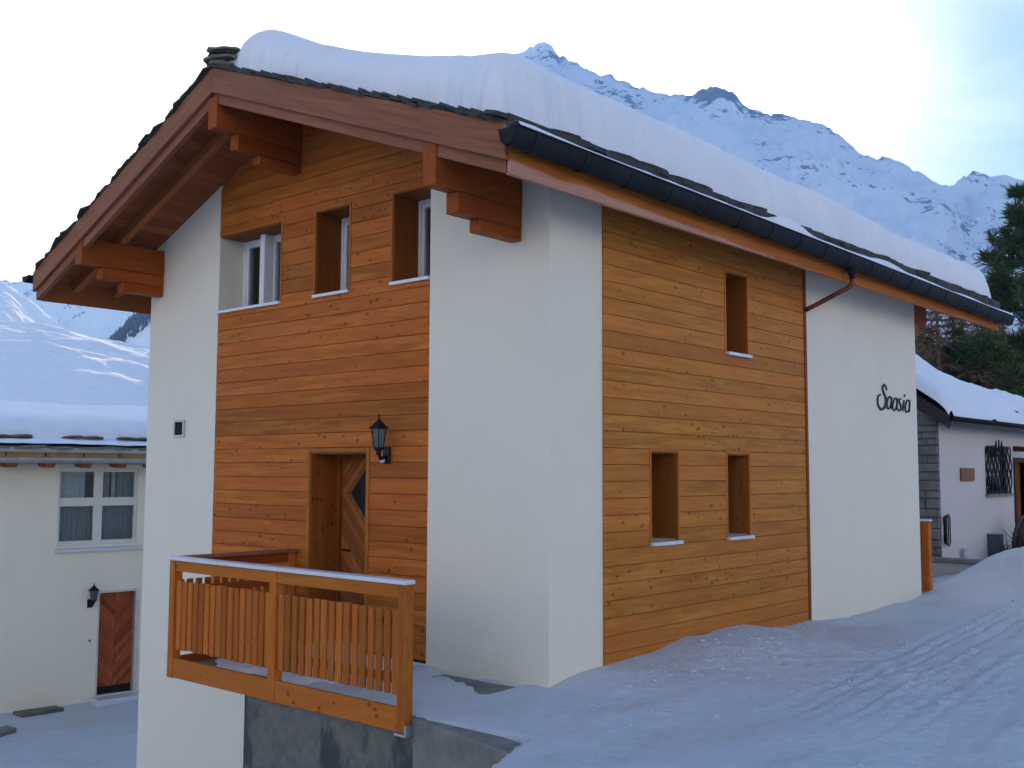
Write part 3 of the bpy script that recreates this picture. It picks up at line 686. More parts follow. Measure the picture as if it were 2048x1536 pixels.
# ---- snow lying on the chalet
def fe(d, w, k=2.0):
    q = np.clip(d/w, 0, 1); return (1-(1-q)**k)**(1/k)
sx = np.concatenate([np.linspace(-3.95, -3.0, 50), np.linspace(-2.98, -.2, 90), np.linspace(-.18, .46, 60)]); sy = np.concatenate([np.linspace(-1.125, .2, 90), np.linspace(.22, 10.6, 240), np.linspace(10.62, 11.22, 40)])
X, Y = np.meshgrid(sx, sy)
base = 6.168-.3596*(X-RX)+.03
yc = np.clip(Y+1, 0, 12.2)
T = np.interp(yc, [0, 3, 6, 9, 12.2], [.498, .567, .600, .510, .514])+.096*np.exp(-((X+3.386)/.45)**2)+.157*np.clip((X+1.6)/1.6, 0, 1)**1.5*np.exp(-yc/3)
T = T+.012+.025*fbm(X*.7, Y*.5, 101, 3)+.012*fbm(X*2.5, Y*1.2, 102, 3)
je = .06*fbm(Y*1.4, Y*0+3, 103, 4)+.035*fbm(Y*5, Y*0, 104, 3); jv = .05*fbm(X*2.2, X*0+1, 105, 4)+.022*fbm(X*8, X*0, 106, 2)
t = T*fe(.275+.14*np.clip((Y-8)/3, 0, 1)+je-X, .19, 2.3)*fe(Y+1.03+jv, .57, 2.3)*fe(11.17-Y+.03*fbm(X*3, Y*0, 107), .22)*fe(X+3.72, .40, 1.45)
t = t+.012*np.sin((T*fe(.31+je-X, .205)-t*0)*38+3*fbm(X, Y*.4, 108, 3))*np.clip(t/.3, 0, 1)*(X > -.6)*np.clip((X+.6)/.3, 0, 1)
Z = np.where(t > .004, base+t, base-.10)
tag(grid_mesh('roof_snow', X, Y, Z, M_rsnow), 'deep smooth blanket of snow on the larch-clad chalet roof', 'snow', kind='stuff')
sx = np.linspace(-7.72, -3.6, 120); X, Y = np.meshgrid(sx, np.linspace(-1.11, 11.1, 160))
base = 6.168+.426*(X-RX)+.02
t = (.10+.06*fbm(X*1.3, Y*1.1, 111, 4))*fe(Y+1.12+.10*fbm(X*3, X*0, 112, 4), .3)*fe(X+7.68, .2)
tag(grid_mesh('thin_roof_snow', X, Y, np.where(t > .004, base+t, base-.1), M_rsnow), 'thin snow on the chalet roof slope left of the ridge', 'snow', kind='stuff')
yy = np.linspace(YF-.06, YE+.14, 420); cc = np.linspace(-1, 1, 9); X, Y = np.meshgrid(cc, yy)
hh = .032+.026*np.clip(fbm(Y*1.1, Y*0, 121, 4)+.25, -.3, 1)+.10*np.exp(-((Y-3.35)/.38)**2)*(1+.5*fbm(Y*6, X, 122, 2))+.05*np.exp(-((Y-6.0)/.5)**2)
Z = 4.572-.085*(Y-YF+.1)/12.6+.004+(1-X**6)*(hh+.004)
tag(grid_mesh('gutter_snow', gx_+X*.097, Y, Z, M_rsnow), 'strip of snow filling the dark gutter along the chalet eave', 'snow', kind='stuff')

# ------------------------------------------------------------------ entrance platform and railing
plat = tag(empty('entrance_platform', (-1.9, -.7, -3)), 'concrete entrance platform and stained retaining wall below the wooden railing', 'platform')
box('slab', -3.66, -.02, -1.44, -.002, -.15, -.03, M_conc_d, plat)
box('retaining_wall', -2.43, -.2, -1.45, -.01, -4, -.152, M_conc, plat)
MB().prism([(-.198, -1.46, -4), (1.08, -1.735, -4), (1.13, -1.50, -4), (-.198, -1.2, -4)], (0, 0, 3.975)).build('low_wall', M_conc_d, plat, bevel=.015)
X, Y = np.meshgrid(np.linspace(-3.6, -1.35, 120), np.linspace(-1.42, -.01, 80))
t = .03+.04*fbm(X*1.6, Y*2.2, 131, 4)+.01*ss(-1.42, -1.0, Y)-.07*ss(-1.16, -1.34, Y+.13*fbm(X*3.5, Y*2, 133, 3))-.05*ss(-3.0, -3.55, X)-.06*ss(-1.62, -1.4, X)
tag(grid_mesh('platform_snow', X, Y, -.03+t, M_rsnow), 'thin patchy snow on the platform behind the railing slats', 'snow', kind='stuff')
rail = tag(empty('railing', (-1.9, -1.5, -.14)), 'slatted wooden railing with grey metal cap around the entrance platform', 'railing')
for x0, x1 in ((-3.65, -3.555), (-2.0, -1.905), (-.315, -.222)):
    box('post', x0, x1, -1.52, -1.43, -.145, 1.0, M_rail_z, rail, bevel=.004)
box('cap', -3.665, -.212, -1.545, -1.425, 1.002, 1.037, M_sill, rail, bevel=.004)
for a, b in ((-3.555, -2.0), (-1.905, -.315)):
    box('top_rail', a+.001, b-.001, -1.512, -1.45, .895, 1.0, M_rail_x, rail, bevel=.003)
    box('bottom_board', a+.001, b-.001, -1.512, -1.47, -.14, .045, M_rail_x, rail, bevel=.003)
    for z in (.22, .66): box('cross_rail', a+.001, b-.001, -1.468, -1.43, z, z+.07, M_rail_x, rail)
    n = 16; p = (b-a)/n
    for i in range(n):
        c = a+(i+.5)*p; w = RNG.uniform(.034, .039)
        box('slat', c-w, c+w, -1.497+RNG.uniform(-.003, .003), -1.472, .135+RNG.uniform(-.006, .006), .80+RNG.uniform(-.006, .006), M_rail_z, rail, bevel=.005)
# return of the railing to the wall
box('post', -3.69, -3.60, -.10, -.012, -.05, 1.0, M_rail_z, rail, bevel=.004)
box('cap', -3.665, -3.54, -1.423, -.014, 1.002, 1.035, M_fascia, rail, bevel=.004)
box('top_rail', -3.68, -3.62, -1.438, -.102, .895, 1.0, M_beam, rail)
box('bottom_board', -3.68, -3.64, -1.438, -.102, -.14, .045, M_beam, rail)
for z in (.22, .66): box('cross_rail', -3.638, -3.60, -1.438, -.102, z, z+.07, M_beam, rail)
for i in range(13):
    c = -1.438+(i+.5)*1.336/13; box('slat', -3.665, -3.64, c-.034, c+.034, .135, .80, M_rail_z, rail, bevel=.005)
MB().box(-.33, -.20, -1.53, -1.42, -.165, -.147).box(-.22, -.205, -1.52, -1.43, -.147, -.08).build('post_shoe', M_greypanel, rail)

# ------------------------------------------------------------------ lantern, vent, sign
def lantern(name, c, label, sidex, scale=1, root=None, plate=None, local=False, rot=0):
    t = tag(empty(name, c, rot, local=True), label, 'lamp', 'black coach lanterns')
    s = scale; ox, oy = sidex     # lantern axis relative to wall plate
    body = MB().lathe([(.005, .30), (.012, .255), (.012, .25), (.02, .235), (.045, .215), (.075, .185), (.115, .155), (.118, .148), (.085, .146)][::-1], (ox, oy, 0), 6, .3).build('cap', M_black, t)
    MB().lathe([(.05, -.035), (.076, .14), (.076, .145)], (ox, oy, 0), 6, .3).build('glass', M_lglass, t)
    b = MB()
    for k in range(6):
        w = .3+2*math.pi*k/6; b.tube([(ox+.055*math.cos(w), oy+.055*math.sin(w), -.04), (ox+.082*math.cos(w), oy+.082*math.sin(w), .148)], .006, 5)
    b.build('glazing_bar', M_black, t)
    MB().lathe([(.012, -.12), (.03, -.10), (.028, -.075), (.058, -.055), (.062, -.036)], (ox, oy, 0), 6, .3).build('base', M_black, t)
    MB().tube([(ox, oy, -.10), (ox*.8, oy*.8, -.15), (0, -.02, -.13)], .018, 8).build('arm', M_black, t, smooth=True)
    MB().box(-.05, .05, -.03, -.001, -.20, -.03).build('wall_plate', M_black, t, bevel=.008)
    return t
lt = lantern('wall_lantern', (-2.135, .0, 2.165), 'black glazed coach lantern with sensor, on the wood beside the chalet front door', (.055, -.175))
MB().lathe([(.004, -.038), (.022, -.03), (.03, -.01), (.028, .012)], (.0, -.075, -.155), 10).build('sensor', M_white, lt, smooth=True)
MB().tube([(0, -.03, -.16), (0, -.075, -.155)], .028, 8).build('sensor_arm', M_black, lt)

vent = tag(empty('wall_vent', (-6.03, 0, 2.41)), 'small square metal louvre vent on the white gable wall', 'vent')
VM = M_greypanel
MB().box(-6.15, -5.92, -.02, .0015, 2.305, 2.33).box(-6.15, -5.92, -.02, .0015, 2.495, 2.52).box(-6.15, -6.125, -.02, .0015, 2.33, 2.495).box(-5.945, -5.92, -.02, .0015, 2.33, 2.495).build('frame', VM, vent)
box('backing', -6.124, -5.946, -.004, .0012, 2.331, 2.494, M_dark, vent)
for k in range(5):
    z = 2.345+k*.032; MB().prism([(-6.124, -.018, z), (-6.124, -.012, z+.004), (-6.124, -.006, z+.02), (-6.124, -.012, z+.018)], (.178, 0, 0)).build('louvre', M_gutter, vent)

LET = {'letter_s': [[(7.611, 3.066), (7.603, 3.108), (7.573, 3.135), (7.532, 3.143), (7.494, 3.128), (7.471, 3.096), (7.489, 3.055), (7.524, 3.015), (7.564, 2.975), (7.582, 2.93), (7.574, 2.884), (7.534, 2.832), (7.474, 2.8), (7.411, 2.788), (7.35, 2.806), (7.3, 2.845), (7.288, 2.894), (7.296, 2.944), (7.34, 2.984), (7.408, 2.998)]],
 'letter_a': [[(7.773, 2.962), (7.734, 2.984), (7.68, 2.969), (7.637, 2.921), (7.615, 2.865), (7.621, 2.825), (7.665, 2.809), (7.719, 2.828), (7.763, 2.877)], [(7.785, 2.99), (7.777, 2.919), (7.762, 2.855), (7.768, 2.813)]],
 'letter_a2': [[(7.988, 2.952), (7.949, 2.974), (7.893, 2.96), (7.85, 2.911), (7.826, 2.854), (7.833, 2.814), (7.877, 2.797), (7.933, 2.817), (7.978, 2.866)], [(8.001, 2.98), (7.992, 2.909), (7.976, 2.844), (7.982, 2.802)]],
 'letter_s2': [[(8.15, 2.969), (8.1, 2.973), (8.071, 2.952), (8.09, 2.914), (8.132, 2.878), (8.135, 2.839), (8.1, 2.807), (8.05, 2.801), (8.007, 2.825)]],
 'letter_i': [[(8.256, 2.966), (8.235, 2.9), (8.214, 2.843), (8.2, 2.799)], [(8.288, 3.045), (8.271, 3.018)]],
 'letter_a3': [[(8.468, 2.949), (8.427, 2.972), (8.369, 2.957), (8.323, 2.907), (8.299, 2.849), (8.305, 2.808), (8.352, 2.791), (8.411, 2.811), (8.458, 2.861)], [(8.482, 2.978), (8.472, 2.905), (8.456, 2.839), (8.462, 2.796)]]}
sign = tag(empty('house_sign', (0, 7.88, 2.96)), 'black metal script lettering Saasia on the white side wall', 'sign')
def ribbon(mb, pts, w, x0, x1):
    P = []                                   # Catmull-Rom smoothing
    q = [pts[0]]+pts+[pts[-1]]
    for i in range(1, len(q)-2):
        for k in range(5):
            u = k/5; a, b, c, d = q[i-1], q[i], q[i+1], q[i+2]
            P.append(tuple(.5*((2*b[j])+(-a[j]+c[j])*u+(2*a[j]-5*b[j]+4*c[j]-d[j])*u*u+(-a[j]+3*b[j]-3*c[j]+d[j])*u**3) for j in (0, 1)))
    P.append(pts[-1]); n = len(P); v = []
    for i, (y, z) in enumerate(P):
        a, b = P[max(i-1, 0)], P[min(i+1, n-1)]; ty, tz = b[0]-a[0], b[1]-a[1]; l = math.hypot(ty, tz) or 1
        f = i/(n-1); ww = w*(.55+.45*math.sin(math.pi*f)**.5 if n > 8 else 1)
        ny, nz_ = -tz/l*ww/2*1.35, ty/l*ww/2
        v += [(x1, y+ny, z+nz_), (x1, y-ny, z-nz_), (x0, y-ny, z-nz_), (x0, y+ny, z+nz_)]
    f = [(0, 1, 2, 3), tuple(4*(n-1)+k for k in (3, 2, 1, 0))]
    for i in range(n-1):
        for k in range(4): f.append((4*i+k, 4*i+4+k, 4*i+4+(k+1) % 4, 4*i+(k+1) % 4))
    mb.add(v, f)
for k, ss_ in LET.items():
    mb = MB()
    for s_ in ss_: ribbon(mb, s_, (.034 if k == 'letter_s' else .028), -.012, -.002)
    y, z = ss_[0][len(ss_[0])//2]; mb.tube([(XR_-.01, y, z), (-.005, y, z)], .006, 6)
    mb.build(k.rstrip('23'), M_black, sign)

# ------------------------------------------------------------------ neighbour down the slope (left)
A = (-14.48, 3.92, -2.64)
nb = tag(empty('neighbour_house', A, R(-6), local=True), 'cream plastered house with snowy slate roof and four-pane window, left of the chalet', 'house')
zl = lambda z: z-A[2]
NW = (-1.31, .29, .38, 1.90); ND = (-.43, .31, -2.62, -.59)
m = MB(); wall_cells(m, -10, 7, -4.2, 2.35, [NW, ND], lambda q, a, b, c, d: q.box(-.35, 0, a, b, zl(c), zl(d)))
m.box(-9, -.35, -10, -9.6, zl(-4.2), zl(2.3)); m.box(-9, -.35, 6.6, 7, zl(-4.2), zl(2.3)); m.box(-9.3, -9, -10, 7, zl(-4.2), zl(2.3)); m.box(-9, -.351, -9.6, 6.6, zl(2.2), zl(2.3))
m.build('wall', M_plaster_nb, nb)
# window
s0, s1, z0, z1 = NW; d = -.06; fr = MB(); w = .055; cm = (s0+s1)/2; zm = .5*(z0+z1)+.1
for a, b in ((s0, s0+w), (cm-.09, cm+.09), (s1-w, s1)): fr.box(d-.07, d, a, b, zl(z0), zl(z1))
for a, b in ((s0+w, cm-.09), (cm+.09, s1-w)):
    for c, e in ((z0, z0+.09), (zm-.085, zm+.085), (z1-.06, z1)): fr.box(d-.07, d, a, b, zl(c), zl(e))
fw_ = fr.build('window', plain('cream_frame', (.72, .70, .62), .4, var=.04), nb)
for a, b in ((s0+w, cm-.09), (cm+.09, s1-w)):
    for c, e in ((z0+.09, zm-.085), (zm+.085, z1-.06)):
        box('pane', d-.045, d-.035, a-.002, b+.002, zl(c)-.002, zl(e)+.002, M_glass, fw_)
def curtain(a, b, c, e, x, mat, amp=.02):
    q = MB(); n = max(6, int((b-a)/.03))
    for i in range(n):
        p0, p1 = a+(b-a)*i/n, a+(b-a)*(i+1)/n; x0_, x1_ = x+amp*math.sin(i*1.9)+.01*math.sin(i*.7), x+amp*math.sin((i+1)*1.9)+.01*math.sin((i+1)*.7)
        q.add([(x0_, p0, zl(c)), (x1_, p1, zl(c)), (x1_, p1, zl(e)), (x0_, p0, zl(e))], [(0, 1, 2, 3)])
    q.build('curtain', mat, fw_, smooth=True)
M_cg = plain('green_grey_curtain', (.30, .38, .36), .9, ns=14)
curtain(s0+.02, cm-.22, zm, z1, d-.16, M_curt_nb); curtain(cm+.12, cm+.30, zm, z1, d-.18, M_cg); curtain(cm+.32, cm+.42, zm, z1, d-.15, M_curt_nb); curtain(cm+.45, s1, zm, z1, d-.2, M_cg)
curtain(s0, cm, z0, zm-.1, d-.2, M_cg); curtain(cm+.05, s1, z0, zm-.1, d-.2, M_cg)
box('room', -1.6, -1.55, s0-.5, s1+.5, zl(0), zl(2.1), M_dark, fw_)
MB().prism([(.06, s0-.03, zl(z0)-.12), (.06, s0-.03, zl(z0)-.07), (d, s0-.03, zl(z0)-.002), (d, s0-.03, zl(z0)-.12)], (0, s1-s0+.12, 0)).build('sill', M_sill, fw_)
# door of chevron planks
s0, s1, z0, z1 = ND
nd = box('door', -.16, -.12, s0, s1, zl(z0), zl(z1), M_dark, nb)
cm = (s0+s1)/2
for q in (-1, 1):
    a, b = (s0+.005, cm-.003) if q < 0 else (cm+.003, s1-.005)
    for k in range(-6, 22):
        b0 = z0+k*.125-.1; poly = [(a, b0+q*-1.0*(a-cm)*-1), (b, b0+q*-1.0*(b-cm)*-1), (b, b0+.118+q*(b-cm)), (a, b0+.118+q*(a-cm))]
        poly = clip_poly(poly, 0, -1, -(z0+.16))
        if len(poly) > 2: poly = clip_poly(poly, 0, 1, z1-.01)
        if len(poly) < 3: continue
        MB().prism([(-.118, y, zl(z)) for y, z in poly], (.016, 0, 0)).build('door_plank', M_nbdoor, nd)
box('kick_plate', -.118, -.10, s0+.005, s1-.005, zl(z0)+.005, zl(z0)+.15, M_black, nd)
MB().box(-.119, .012, s1, s1+.075, zl(z0), zl(z1)+.05).box(-.119, .012, s0-.03, s0, zl(z0), zl(z1)+.05).box(-.119, .012, s0, s1, zl(z1), zl(z1)+.05).build('door_frame', plain('pale_frame', (.66, .62, .52), .5), nd)
box('step', .0, .45, s0-.15, s1+.5, zl(z0)-.16, zl(z0)-.01, M_sill, nd, bevel=.02)
# roof, rafter tails, gutter
m = MB(); rs = .13
m.prism([(.50, -10.5, zl(2.18)), (.50, -10.5, zl(2.30)), (-4.6, -10.5, zl(2.30+rs*5.1)), (-4.6, -10.5, zl(2.18+rs*5.1))], (0, 18, 0))
m.prism([(-4.6, -10.5, zl(2.30+rs*5.1)), (-9.8, -10.5, zl(2.3)), (-9.8, -10.5, zl(2.18)), (-4.6, -10.5, zl(2.18+rs*5.1))], (0, 18, 0))
nr = m.build('roof', plain('roof_boarding', (.42, .27, .13), .7, ns=3), nb)
for k in range(-6, 8):
    y = -.13+k*.70-.2; MB().prism([(.40, y, zl(2.0)), (.33, y, zl(1.92)), (-.01, y, zl(1.95)), (-.01, y, zl(2.16)), (.40, y, zl(2.15))], (0, .20, 0)).build('rafter_tail', M_rafter, nr)
box('eave_board', .44, .47, -10.5, 7.5, zl(2.0), zl(2.2), plain('pale_fascia', (.50, .30, .12), .6), nr)
n = 10; rr = .085; ring = [(rr*math.cos(math.pi+math.pi*k/n), rr*math.sin(math.pi+math.pi*k/n)) for k in range(n+1)]
ring += [(x*.93, z*.93+.001) for x, z in ring[::-1]]
g = MB().prism([(.56+x, -10.5, zl(2.10)+z) for x, z in ring], (0, 18, 0)).build('gutter', M_zinc, nr)
for k in range(-8, 9):
    y = -.1+k*.72-.25; MB().prism([(.56+x*1.08, y, zl(2.10)+z*1.08) for x, z in ring], (0, .03, 0)).build('gutter_bracket', M_zinc, g)
    MB().tube([(.48, y+.012, zl(2.12)), (.53, y+.012, zl(2.20)), (.60, y+.012, zl(2.14))], .007, 5).build('snow_hook', M_black, g)
box('drip_flashing', .46, .53, -10.5, 7.5, zl(2.215), zl(2.30), M_zinc, nr)
for i in range(30):
    y = -9.6+i*.58; slate(nr, .40, y, zl(2.325), 'Y', math.atan(rs)+.02, rz=1.57, meshes=SLB, base=(0, 0, 0), sc=1.5)
for y, x in ((-2.35, .10), (-1.95, .08), (-.95, .06), (-.55, .06), (.15, .06), (.5, .07)):
    slate(nr, x-.02, y-.15, zl(2.30+rs*(.5-x)+.16), 'Y', math.atan(rs)-.28, rz=1.57, meshes=SLB, base=(0, 0, 0), sc=.95)
X, Y = np.meshgrid(np.concatenate([np.linspace(.46, -1.6, 90), np.linspace(-1.7, -9, 40)]), np.linspace(-8, 6, 220))
rz_ = np.where(X > -4.6, 2.33+rs*(.5-X), 2.33+rs*5.1+rs*(X+4.6))
t = .05+.03*fbm(X*2, Y*1.5, 141, 4)+.05*fe(.42-X, .2)+(.40+.05*fbm(X*.6, Y*.35, 142, 3))*fe(.02+.05*fbm(Y*1.2, Y*0, 143, 3)-X, .9, 2.4)
o = grid_mesh('neighbour_roof_snow', X, Y, zl(rz_+t)+0*X, M_rsnow)
o.location = A; o.rotation_euler = (0, 0, R(-6)); tag(o, 'thick snow slab on the roof of the cream plastered house', 'snow', kind='stuff')
cs6, sn6 = math.cos(R(-6)), math.sin(R(-6))
def nbw(x, y, z): return (A[0]+x*cs6-y*sn6, A[1]+x*sn6+y*cs6, z)
l2 = lantern('wall_lantern', nbw(0, -.63, -.66), 'small black coach lantern on the cream wall beside the herringbone door', (.03, -.13), rot=R(84))
bell = tag(empty('doorbell', nbw(.0, -.62, -1.51), R(-6), local=True), 'small white doorbell plate beside the herringbone door', 'doorbell')
box('plate', -.002, .015, -.05, .05, -.06, .06, M_white, bell, bevel=.004); MB().tube([(.014, .01, 0), (.03, .01, 0)], .02, 10).build('button', M_black, bell)
def ground_slab(name, pts, z0, z1, label, mat):
    return tag(MB().prism([(x, y, z0) for x, y in pts], (0, 0, z1-z0)).build(name, mat, bevel=.015), label, 'stone slab')
p = [nbw(.1, -2.05, 0), nbw(.1, -1.25, 0), nbw(.42, -1.2, 0), nbw(.5, -2.0, 0)]
ground_slab('stone_slab', [q[:2] for q in p], -2.9, -2.66, 'flat brown stone slab at the foot of the cream house wall', M_slate_b)
p = [nbw(1.6, -3.3, 0), nbw(1.45, -2.55, 0), nbw(1.75, -2.5, 0), nbw(2.2, -3.2, 0)]
ground_slab('stone_slab', [q[:2] for q in p], -2.9, -2.60, 'grey stone slab edge showing from snow, bottom left corner of the view', M_conc_d)

# ------------------------------------------------------------------ neighbour along the road (right)
rn = tag(empty('stone_gabled_chalet', (-4, 18, 0)), 'pale low chalet with stone gable, grilled window and snowy roof behind the main chalet', 'house')
RW = (17.9, 19.55, 1.42, 2.48); RD = (20.1, 21.2, .05, 2.15)
m = MB(); wall_cells(m, 15.0, 27, -1, 2.98, [RW, RD], lambda q, a, b, c, d: q.box(-2.2, -1.9, a, b, c, d))
m.box(-8.5, -2.2, 15.0, 15.3, -1, 2.98); m.prism([(-8.5, 15, 2.98), (-1.9, 15, 2.98), (-5.2, 15, 4.75)], (0, .3, 0)); m.box(-8.5, -8.2, 15.3, 27, -1, 2.98); m.box(-8.5, -1.9, 27, 27.3, -1, 2.98)
m.build('wall', M_plaster_r, rn)
sg = box('stone_facing', -4.0, -1.895, 14.93, 14.998, -.8, 3.05, plain('mortar', (.10, .10, .10), .9), rn)
M_stone = plain('gneiss', (.17, .16, .14), .85, var=.45, ns=3, bump=.5)
z = -.3
while z < 3.0:
    hgt = RNG.uniform(.13, .24); x = -1.88-RNG.uniform(0, .02); 
    while x > -3.3:
        w = RNG.uniform(.2, .55); mb = MB(); p_ = RNG.uniform(.0, .03)
        mb.box(x-w, x, 14.90-p_, 14.95, z, z+hgt-.018)
        o = mb.build('stone', M_stone, sg, bevel=.014); x -= w+.016
    z += hgt
# window with iron grille
y0, y1, z0, z1 = RW
f = MB().box(-2.02, -1.96, y0, y0+.06, z0, z1).box(-2.02, -1.96, y1-.06, y1, z0, z1).box(-2.02, -1.96, y0+.06, y1-.06, z0, z0+.06).box(-2.02, -1.96, y0+.06, y1-.06, z1-.06, z1).build('window', M_black, rn)
box('pane', -2.0, -1.99, y0+.05, y1-.05, z0+.05, z1-.05, M_glass, f); box('room', -2.4, -2.35, y0-.2, y1+.2, z0-.2, z1+.2, M_dark, f)
box('sill', -1.96, -1.82, y0-.06, y1+.06, z0-.06, z0-.005, M_conc_d, f)
for i in range(13):
    y = y0+(y1-y0)*i/12; pts = []
    for k in range(13): pts.append((-1.85+.03*math.sin(k*math.pi/12), y+.035*math.sin(k*math.pi*.5)*(1 if i % 2 else -1), z0-.02+(z1-z0+.06)*k/12))
    MB().tube(pts, .016, 4).build('grille_bar', M_black, f)
for z in (z0, (z0+z1)/2, z1): MB().tube([(-1.84, y0-.03, z), (-1.84, y1+.03, z)], .018, 4).build('grille_rail', M_black, f)
for k in range(5):
    a = k*math.pi/4; MB().tube([(-1.84, (y0+y1)/2+.25*math.cos(a), z1+.02+.02*math.sin(a)), (-1.84, (y0+y1)/2+.3*math.cos(a), z1+.05+.14*math.sin(a))], .02, 5).build('grille_crest', M_black, f)
# door and roof
y0, y1, z0, z1 = RD
dr = box('door', -2.15, -2.1, y0, y1, z0, z1, M_reveal, rn)
MB().box(-2.1, -1.86, y0-.14, y0, z0, z1+.12).box(-2.1, -1.86, y1, y1+.14, z0, z1+.12).box(-2.1, -1.86, y0, y1, z1, z1+.12).build('door_frame', plain('dark_door_wood', (.07, .03, .015), .7, spec=.1), dr)
rs = .68; ez = 3.05
def rroof(x): return ez+rs*(-1.6-x) if x > -5.2 else ez+rs*3.6-rs*(-5.2-x)
m = MB(); prv = None; V = []; F = []
for k, (y, dp) in enumerate(((14.75, 0), (17.0, 0), (27.9, 1.85))):
    V += [(-1.6, y, ez-.12), (-1.6, y, ez), (-5.2, y, rroof(-5.2)-dp), (-9.0, y, rroof(-9.0)), (-9, y, rroof(-9)-.12), (-5.2, y, rroof(-5.2)-.14-dp)]
    if k: F += [(6*k-6+i, 6*k-6+(i+1) % 6, 6*k+(i+1) % 6, 6*k+i) for i in range(6)]
m.add(V, F+[(0, 1, 2, 3, 4, 5), (17, 16, 15, 14, 13, 12)])
rr_ = m.build('roof', plain('dark_roof_wood', (.035, .025, .022), .7), rn)
MB().prism([(-1.57, 14.70, ez-.26), (-1.57, 14.70, ez+.02), (-5.2, 14.70, rroof(-5.2)+.02), (-5.2, 14.70, rroof(-5.2)-.28)], (0, .045, 0)).build('barge_board', plain('dark_barge', (.03, .022, .02), .7), rr_)
box('eave_board', -1.61, -1.55, 14.75, 27.9, ez-.2, ez-.005, plain('dark_eave', (.05, .025, .02), .7), rr_)
MB().tube([(-1.53, 14.75, ez-.05), (-1.53, 27.9, ez-.05)], .05, 10).build('gutter', M_gutter, rr_, smooth=True)
MB().prism([(-1.9, 20.0, 2.42), (-1.9, 20.0, 2.55), (-.9, 20.0, 2.46), (-.9, 20.0, 2.36)], (0, .12, 0)).build('door_hood_beam', plain('dark_hood_wood', (.06, .028, .015), .7, spec=.1), rr_)
X, Y = np.meshgrid(np.linspace(-8.6, -1.57, 130), np.linspace(14.68, 27.5, 200))
b_ = np.where(X > -5.2, ez+rs*(-1.6-X), ez+rs*3.6+rs*(X+5.2))
t = (.42+.12*fbm(X*.5, Y*.4, 151, 3)+.06*np.sin(Y*.8+X*1.5)+.06*fbm(X*1.6, Y*1.3, 154, 3))*fe(-1.60+.08*fbm(Y*1.5, Y*0, 152)-X, .35)*fe(Y-14.66, .35)*(1-.55*np.exp(-((Y-17.2)/1.6)**2-((X+1.6)/.35)**2))
t = t-.45*ss(17.5, 21, Y)*ss(-4.5, -2.5, X)*np.clip(fbm(X*2.2, Y*1.1, 153, 3)+.5, 0, 1)
b_ = b_-.17*np.clip(Y-17, 0, 20)*np.clip((-1.6-X)/3.6, 0, 1)*np.clip((9+X)/3.8, 0, 1)
tag(grid_mesh('stone_chalet_roof_snow', X, Y, b_+np.clip(t, .0, 2)+.01, M_rsnow), 'rippled snow on the low chalet roof behind the main chalet', 'snow', kind='stuff')
for x, y in ((-2.2, 21.0), (-2.9, 21.8), (-1.8, 22.6), (-3.4, 21.4), (-2.5, 22.4)):
    slate(rr_, x, y, rroof(x)+.14-.17*(y-17)*(-1.6-x)/3.6, 'Y', math.atan(rs)-.15, rz=1.3, base=(-4, 18, 0), sc=1.2)
pl = tag(box('wooden_plaque', -1.895, -1.86, 16.2, 17.05, 1.72, 2.0, wood('plaque_wood', (.28, .13, .05), (.18, .07, .025), (.22, .09, .03), 'Y')), 'plain brown wooden plaque on the pale chalet wall', 'plaque')
hose = tag(empty('garden_hose', (-1.8, 15.05, .4)), 'coiled dark green garden hose hanging at the stone corner', 'hose')
for k in range(3):
    pts = [(-1.86+.03*k+.01*math.sin(a*3), 15.13+(.10+.015*k)*math.sin(a), .72+(.28+.02*k)*math.cos(a)) for a in [i*2*math.pi/20 for i in range(21)]]
    MB().tube(pts, .014, 6, caps=False).build('coil', plain('hose_green', (.008, .02, .018), .5, spec=.2), hose, smooth=True)
MB().tube([(-1.9, 15.13, .98), (-1.78, 15.13, .98)], .012, 6).build('hook', M_black, hose)
ub = tag(empty('meter_box', (-1.78, 18.1, .1)), 'small dark blue-grey metal box against the pale chalet wall', 'box')
box('body', -1.895, -1.62, 17.87, 18.12, .02, .52, plain('blue_grey_metal', (.05, .075, .10), .5), ub, bevel=.01); box('lid', -1.897, -1.60, 17.85, 18.14, .525, .55, M_greypanel, ub)
tag(MB().lathe([(.05, -.2), (.05, .17), (.06, .18), (.06, .2)], (-1.82, 16.12, .1), 10).build('vent_pipe', M_greypanel, None), 'short grey pipe stub at the foot of the pale chalet wall', 'pipe')
# wagon wheel leaning by the door
wh = tag(empty('wagon_wheel', (-1.45, 18.65, 0)), 'dark wooden wagon wheel leaning beside the chalet door', 'wheel')
wc = Vector((-1.42, 18.65, .50)); tl = Matrix.Rotation(R(12), 3, 'Y')
def wp(a, r, o=0): return wc+tl @ Vector((o, r*math.cos(a), r*math.sin(a)))
M_ww = plain('weathered_wheel', (.05, .035, .025), .7)
MB().tube([wp(i*2*math.pi/28, .42) for i in range(29)], .04, 6, caps=False).build('rim', M_ww, wh)
MB().tube([wp(0, 0, -.09), wp(0, 0, .09)], .10, 10).build('hub', M_ww, wh)
for k in range(10): MB().tube([wp(k*2*math.pi/10, .08), wp(k*2*math.pi/10, .41)], .02, 6).build('spoke', M_ww, wh)
sb = tag(empty('bare_shrub', (-1.1, 18.9, .2)), 'tangle of dark bare twigs beside the wagon wheel', 'shrub')
mb = MB(); rg = random.Random(5)
for k in range(150):
    b0 = Vector((-1.2+rg.uniform(-.35, .35), 18.2+rg.uniform(-1.0, 1.6), .1)); dv = Vector((rg.uniform(-.5, .5), rg.uniform(-.6, .6), rg.uniform(.15, .75)))*rg.uniform(.4, 1)
    mb.tube([b0, b0+dv*.5+Vector((0, 0, .05)), b0+dv], [.012, .008, .003], 4)
